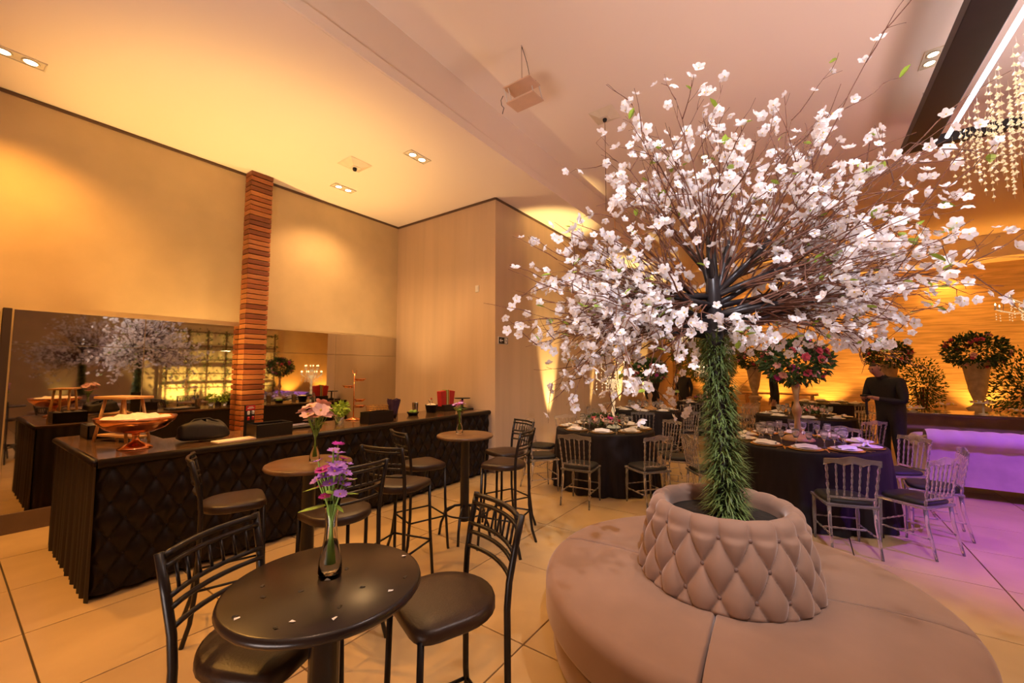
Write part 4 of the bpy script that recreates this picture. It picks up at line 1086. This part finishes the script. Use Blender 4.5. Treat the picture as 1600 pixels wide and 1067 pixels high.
# ------------------------------------------------------------------ people
def person(label, loc, rz, J, bulk=1, hands=True):
    """J: joint dict in local coordinates, +Y is the way the person faces"""
    verts = []; edges = []; rad = []; idx = {}
    def add(n, p, r, par=None):
        idx[n] = len(verts); verts.append(p); rad.append(r)
        if par: edges.append((idx[par], idx[n]))
    for s in 'LR':
        for n in ('sh', 'el'): J[n+s] = (J[n+s][0]*(1+(bulk-1)*.8), *J[n+s][1:])
    add('pel', J['pel'], (.155, .115)); add('waist', J['waist'], (.150, .105), 'pel'); add('chest', J['chest'], (.195, .135), 'waist'); add('neckb', J['neckb'], (.085, .075), 'chest')
    add('neck', J['neck'], (.055, .055), 'neckb'); add('jaw', J['jaw'], (.068, .075), 'neck'); add('head', J['head'], (.080, .095), 'jaw'); add('crown', J['crown'], (.058, .068), 'head')
    for s in 'LR':
        add('sh'+s, J['sh'+s], (.068, .068), 'chest'); add('el'+s, J['el'+s], (.048, .048), 'sh'+s); add('wr'+s, J['wr'+s], (.032, .030), 'el'+s); add('palm'+s, J['palm'+s], (.036, .022), 'wr'+s)
        if hands:
            w_ = Vector(J['wr'+s]); p_ = Vector(J['palm'+s]); d_ = (p_-w_).normalized(); side = d_.cross(Vector((0, 0, 1))).normalized(); dn = Vector((0, 0, -1))
            for k, ll in enumerate((.062, .075, .070, .055)):
                b_ = p_+side*(k-1.5)*.020+d_*.02
                add('f%s%d' % (s, k), tuple(b_+d_*ll*.5), (.009, .009), 'palm'+s); add('g%s%d' % (s, k), tuple(b_+d_*ll*.8+dn*ll*.35), (.008, .008), 'f%s%d' % (s, k))
            b_ = w_.lerp(p_, .55)+side*(-.035)
            add('t'+s, tuple(b_+d_*.03-side*.012), (.010, .010), 'palm'+s)
        add('hip'+s, J['hip'+s], (.095, .095), 'pel'); add('kn'+s, J['kn'+s], (.066, .068), 'hip'+s); add('an'+s, J['an'+s], (.048, .050), 'kn'+s); add('toe'+s, J['toe'+s], (.042, .035), 'an'+s)
    me = bpy.data.meshes.new('body'); me.from_pydata(verts, edges, [])
    tmp = bpy.data.objects.new('tmp_body', me); C.objects.link(tmp)
    md = tmp.modifiers.new('skin', 'SKIN'); md.use_smooth_shade = True
    if not me.skin_vertices: 
        bpy.context.view_layer.objects.active = tmp; tmp.select_set(True)
        bm = bmesh.new(); bm.from_mesh(me); bm.verts.layers.skin.verify(); bm.to_mesh(me); bm.free()
    for i, sv in enumerate(me.skin_vertices[0].data): sv.radius = tuple(q*(bulk if i < 4 or q > .04 and i > 7 else 1) for q in rad[i]); sv.use_root = (i == 0)
    sub = tmp.modifiers.new('sub', 'SUBSURF'); sub.levels = 2; sub.render_levels = 2
    dg = bpy.context.evaluated_depsgraph_get(); dg.update()
    out = bpy.data.meshes.new_from_object(tmp.evaluated_get(dg)); bpy.data.objects.remove(tmp)
    out.materials.clear()
    for q in ('suit', 'skin', 'hair', 'fixture_black'): out.materials.append(MATS[q])
    hd = Vector(J['head']); nk = Vector(J['neck']); up = (Vector(J['crown'])-nk).normalized(); fwd = Vector(J.get('look', (0, 1, 0))).normalized(); fwd = (fwd-up*fwd.dot(up)).normalized()
    for p in out.polygons:
        c = p.center; mi = 0
        for s in 'LR':
            if (c-Vector(J['palm'+s])).length < .13 and (c-Vector(J['el'+s])).length > (Vector(J['wr'+s])-Vector(J['el'+s])).length*.97: mi = 1
            if c.z < .09 and (c-Vector(J['toe'+s])).length < .25: mi = 3
        rel = c-nk
        if rel.dot(up) > .012 and (c-hd).length < .26:
            mi = 1
            rh = c-hd
            if rh.dot(up) > .045 or (rh.dot(fwd) < -.01 and rh.dot(up) > -.05): mi = 2
        p.material_index = mi; p.use_smooth = True
    t = thing('person', label, 'person', loc, rz)
    b = obj('body', out, t)
    side = up.cross(fwd)
    fc = hd+fwd*.082
    m = MB(); m.ball(fc+fwd*.012-up*.012, .014, 8, (.8, 1, 1.4)); m.build('nose', 'skin', t, smooth=True)
    for s in (-1, 1):
        m = MB(); m.ball(hd+side*s*.082-fwd*.0, .022, 8, (.5, .8, 1.3)); m.build('ear', 'skin', t, smooth=True)
        m = MB(); m.ball(fc+side*s*.030+up*.018-fwd*.006, .010, 8); m.build('eye', 'fixture_black', t, smooth=True)
    m = MB(); a_ = fc-up*.052-fwd*.004
    m.tube([a_-side*.022, a_+fwd*.004, a_+side*.022], .005, 6); m.build('mouth', 'red', t, smooth=True)
    return t
def stand_pose(h=1.72, bow=0, armL=None, armR=None):
    k = h/1.72
    J = dict(pel=(0, 0, .95), waist=(0, .0, 1.10), chest=(0, .01+bow*.12, 1.30), neckb=(0, .02+bow*.22, 1.44), neck=(0, .03+bow*.27, 1.49), jaw=(0, .055+bow*.37, 1.545), head=(0, .06+bow*.42, 1.61), crown=(0, .05+bow*.45, 1.68),
             shL=(-.19, .01+bow*.16, 1.40), elL=(-.25, -.02, 1.12), wrL=(-.25, .06, .87), palmL=(-.25, .09, .79),
             shR=(.19, .01+bow*.16, 1.40), elR=(.25, -.02, 1.12), wrR=(.25, .06, .87), palmR=(.25, .09, .79),
             hipL=(-.10, 0, .88), knL=(-.11, .02, .49), anL=(-.12, -.01, .085), toeL=(-.13, .14, .036),
             hipR=(.10, 0, .88), knR=(.11, .02, .49), anR=(.12, -.01, .085), toeR=(.13, .14, .036))
    if armL: J.update(elL=armL[0], wrL=armL[1], palmL=armL[2])
    if armR: J.update(elR=armR[0], wrR=armR[1], palmR=armR[2])
    J = {n: tuple(c*k for c in v) for n, v in J.items()}
    J['look'] = (0, 1, -.6*bow*2)
    return J
J = stand_pose(1.80, .42, ((-.25, .10, 1.10), (-.10, .33, 1.15), (-.04, .40, 1.17)), ((.25, .10, 1.10), (.12, .32, 1.13), (.05, .40, 1.15)))
person('person in black with bowed head looking at a small device in both hands', (1.10, 8.95, 0), R(132), J, 1.24)
m = MB(); m.box((0, 0, 0), (.09, .12, .03)); m.tube([(0, .0, -.02), (0, 0, -.30)], .018, 8); 
o = m.build('handheld_device', 'fixture_black', bevel=.003); o.location = (.78, 8.66, 1.245); o.rotation_euler.z = R(132)
tag(o, 'small dark device held by the person in black', 'device')
person('person in black standing among the far left tables, arm lowered', (-3.0, 13.15, 0), R(160), stand_pose(1.70))
person('person in dark clothing bending beside the veneer wall', (-3.5, 11.6, 0), R(250), stand_pose(1.66, .5))
person('person in dark clothing beside the urn by the stone wall', (-.68, 13.0, 0), R(100), stand_pose(1.72, .1))

# ------------------------------------------------------------------ what the mirror sees: right-hand wall
tr = thing('leafy_trellis', 'large square-celled trellis wound with foliage on the right wall', 'trellis', (RX-.32, 7.6, 0))
MB().box((.2, 0, 1.8), (.04, 4.6, 3.6)).build('backing_panel', 'trellis_panel', tr)
for k in range(7):
    y_ = -2.1+.7*k
    g = MB(); g.box((0, y_, 1.7), (.05, .06, 3.4)); o = g.build('upright', 'bark', tr)
    f = MB(); 
    for q in range(10): leafcloud(f, 16, (-.03, y_, .2+.34*q), .13, .10, .05, (.6, 1, 1.4), .1)
    o2 = f.build('foliage', 'dark_leaf', o); o2['kind'] = 'stuff'
for k in range(6):
    z_ = .3+.6*k
    o = MB().box((0, 0, z_), (.05, 4.3, .05)).build('crossbar', 'bark', tr)
    f = MB()
    for q in range(13): leafcloud(f, 14, (-.03, -2.1+.35*q, z_), .12, .10, .05, (.6, 1.4, 1), .1)
    o2 = f.build('foliage', 'dark_leaf', o); o2['kind'] = 'stuff'
for k, y_ in enumerate((5.9, 7.3, 8.7)):
    uplight((RX-.95, y_, 0), 'floor uplight under the leafy trellis, '+('nearest', 'middle', 'farthest')[k]+' of three', 420, (1, .68, .2), (RX, y_, 1.9), 100)
for k, y_ in enumerate((10.6, 12.4)): uplight((RX-.6, y_, 0), 'added floor uplight tinting the bare right wall mustard, '+('nearer', 'farther')[k], 350, AMBER, (RX, y_, 2.4), 90)  # added lamps; their amber gives the plaster its mustard tone
uplight((RX-.3, 2.6, 0), 'floor uplight on the bare right wall', 60, (1, .68, .2), (RX, 2.6, 3), 50)
# purple stage wash from a floor can on the right
def parcan(loc, tgt, power, color, label, ang=70):
    t = thing('stage_lamp', label, 'stage lamp', loc)
    lathe_obj('can', [(0, -.02), (.08, -.02), (.09, .0), (.09, .16), (.06, .2), (0, .2)], 'fixture_black', t, 18)
    MB().tube([(-.11, 0, .08), (-.11, 0, .26), (.11, 0, .26), (.11, 0, .08)], .010, 6).build('yoke', 'fixture_black', t)
    spot('lamp_light', (loc[0], loc[1], loc[2]-.04), tgt, power, color, ang, .8, .08, t)
parcan((4.2, 4.6, HU-.27), (2.1, 6.4, 0), 3600, PURPLE, 'purple stage lamp hung from the upper ceiling at the right', 55)
def fill_can(loc, tgt, power, color, label, ang=110):
    t = thing('stage_lamp', label, 'stage lamp', loc)
    lathe_obj('can', [(0, .02), (.08, .02), (.09, .04), (.09, .2), (.08, .2), (.07, .16), (0, .15)], 'fixture_black', t, 18)
    MB().tube([(-.13, 0, .01), (-.11, 0, .12), (-.11, 0, .14)], .010, 6).build('yoke', 'fixture_black', t)
    MB().tube([(.13, 0, .01), (.11, 0, .12), (.11, 0, .14)], .010, 6).build('yoke', 'fixture_black', t)
    MB().box((0, 0, .01), (.28, .12, .02)).build('base_plate', 'fixture_black', t)
    spot('lamp_light', (loc[0], loc[1], loc[2]+.22), tgt, power, color, ang, .9, .8, t)
fill_can((2.7, 3.9, 0), (1.8, 3.6, 5), 850, (1, .74, .70), 'added pink ceiling-fill lamp on the floor right of the viewpoint', 120)  # unseen lamp added to lift the upper ceiling with pink light
fill_can((-.9, -1.6, 0), (-1.0, .6, 5), 900, (1, .80, .72), 'added warm ceiling-fill lamp on the floor behind the viewpoint', 125)  # second unseen lamp added to brighten ceiling and fascia
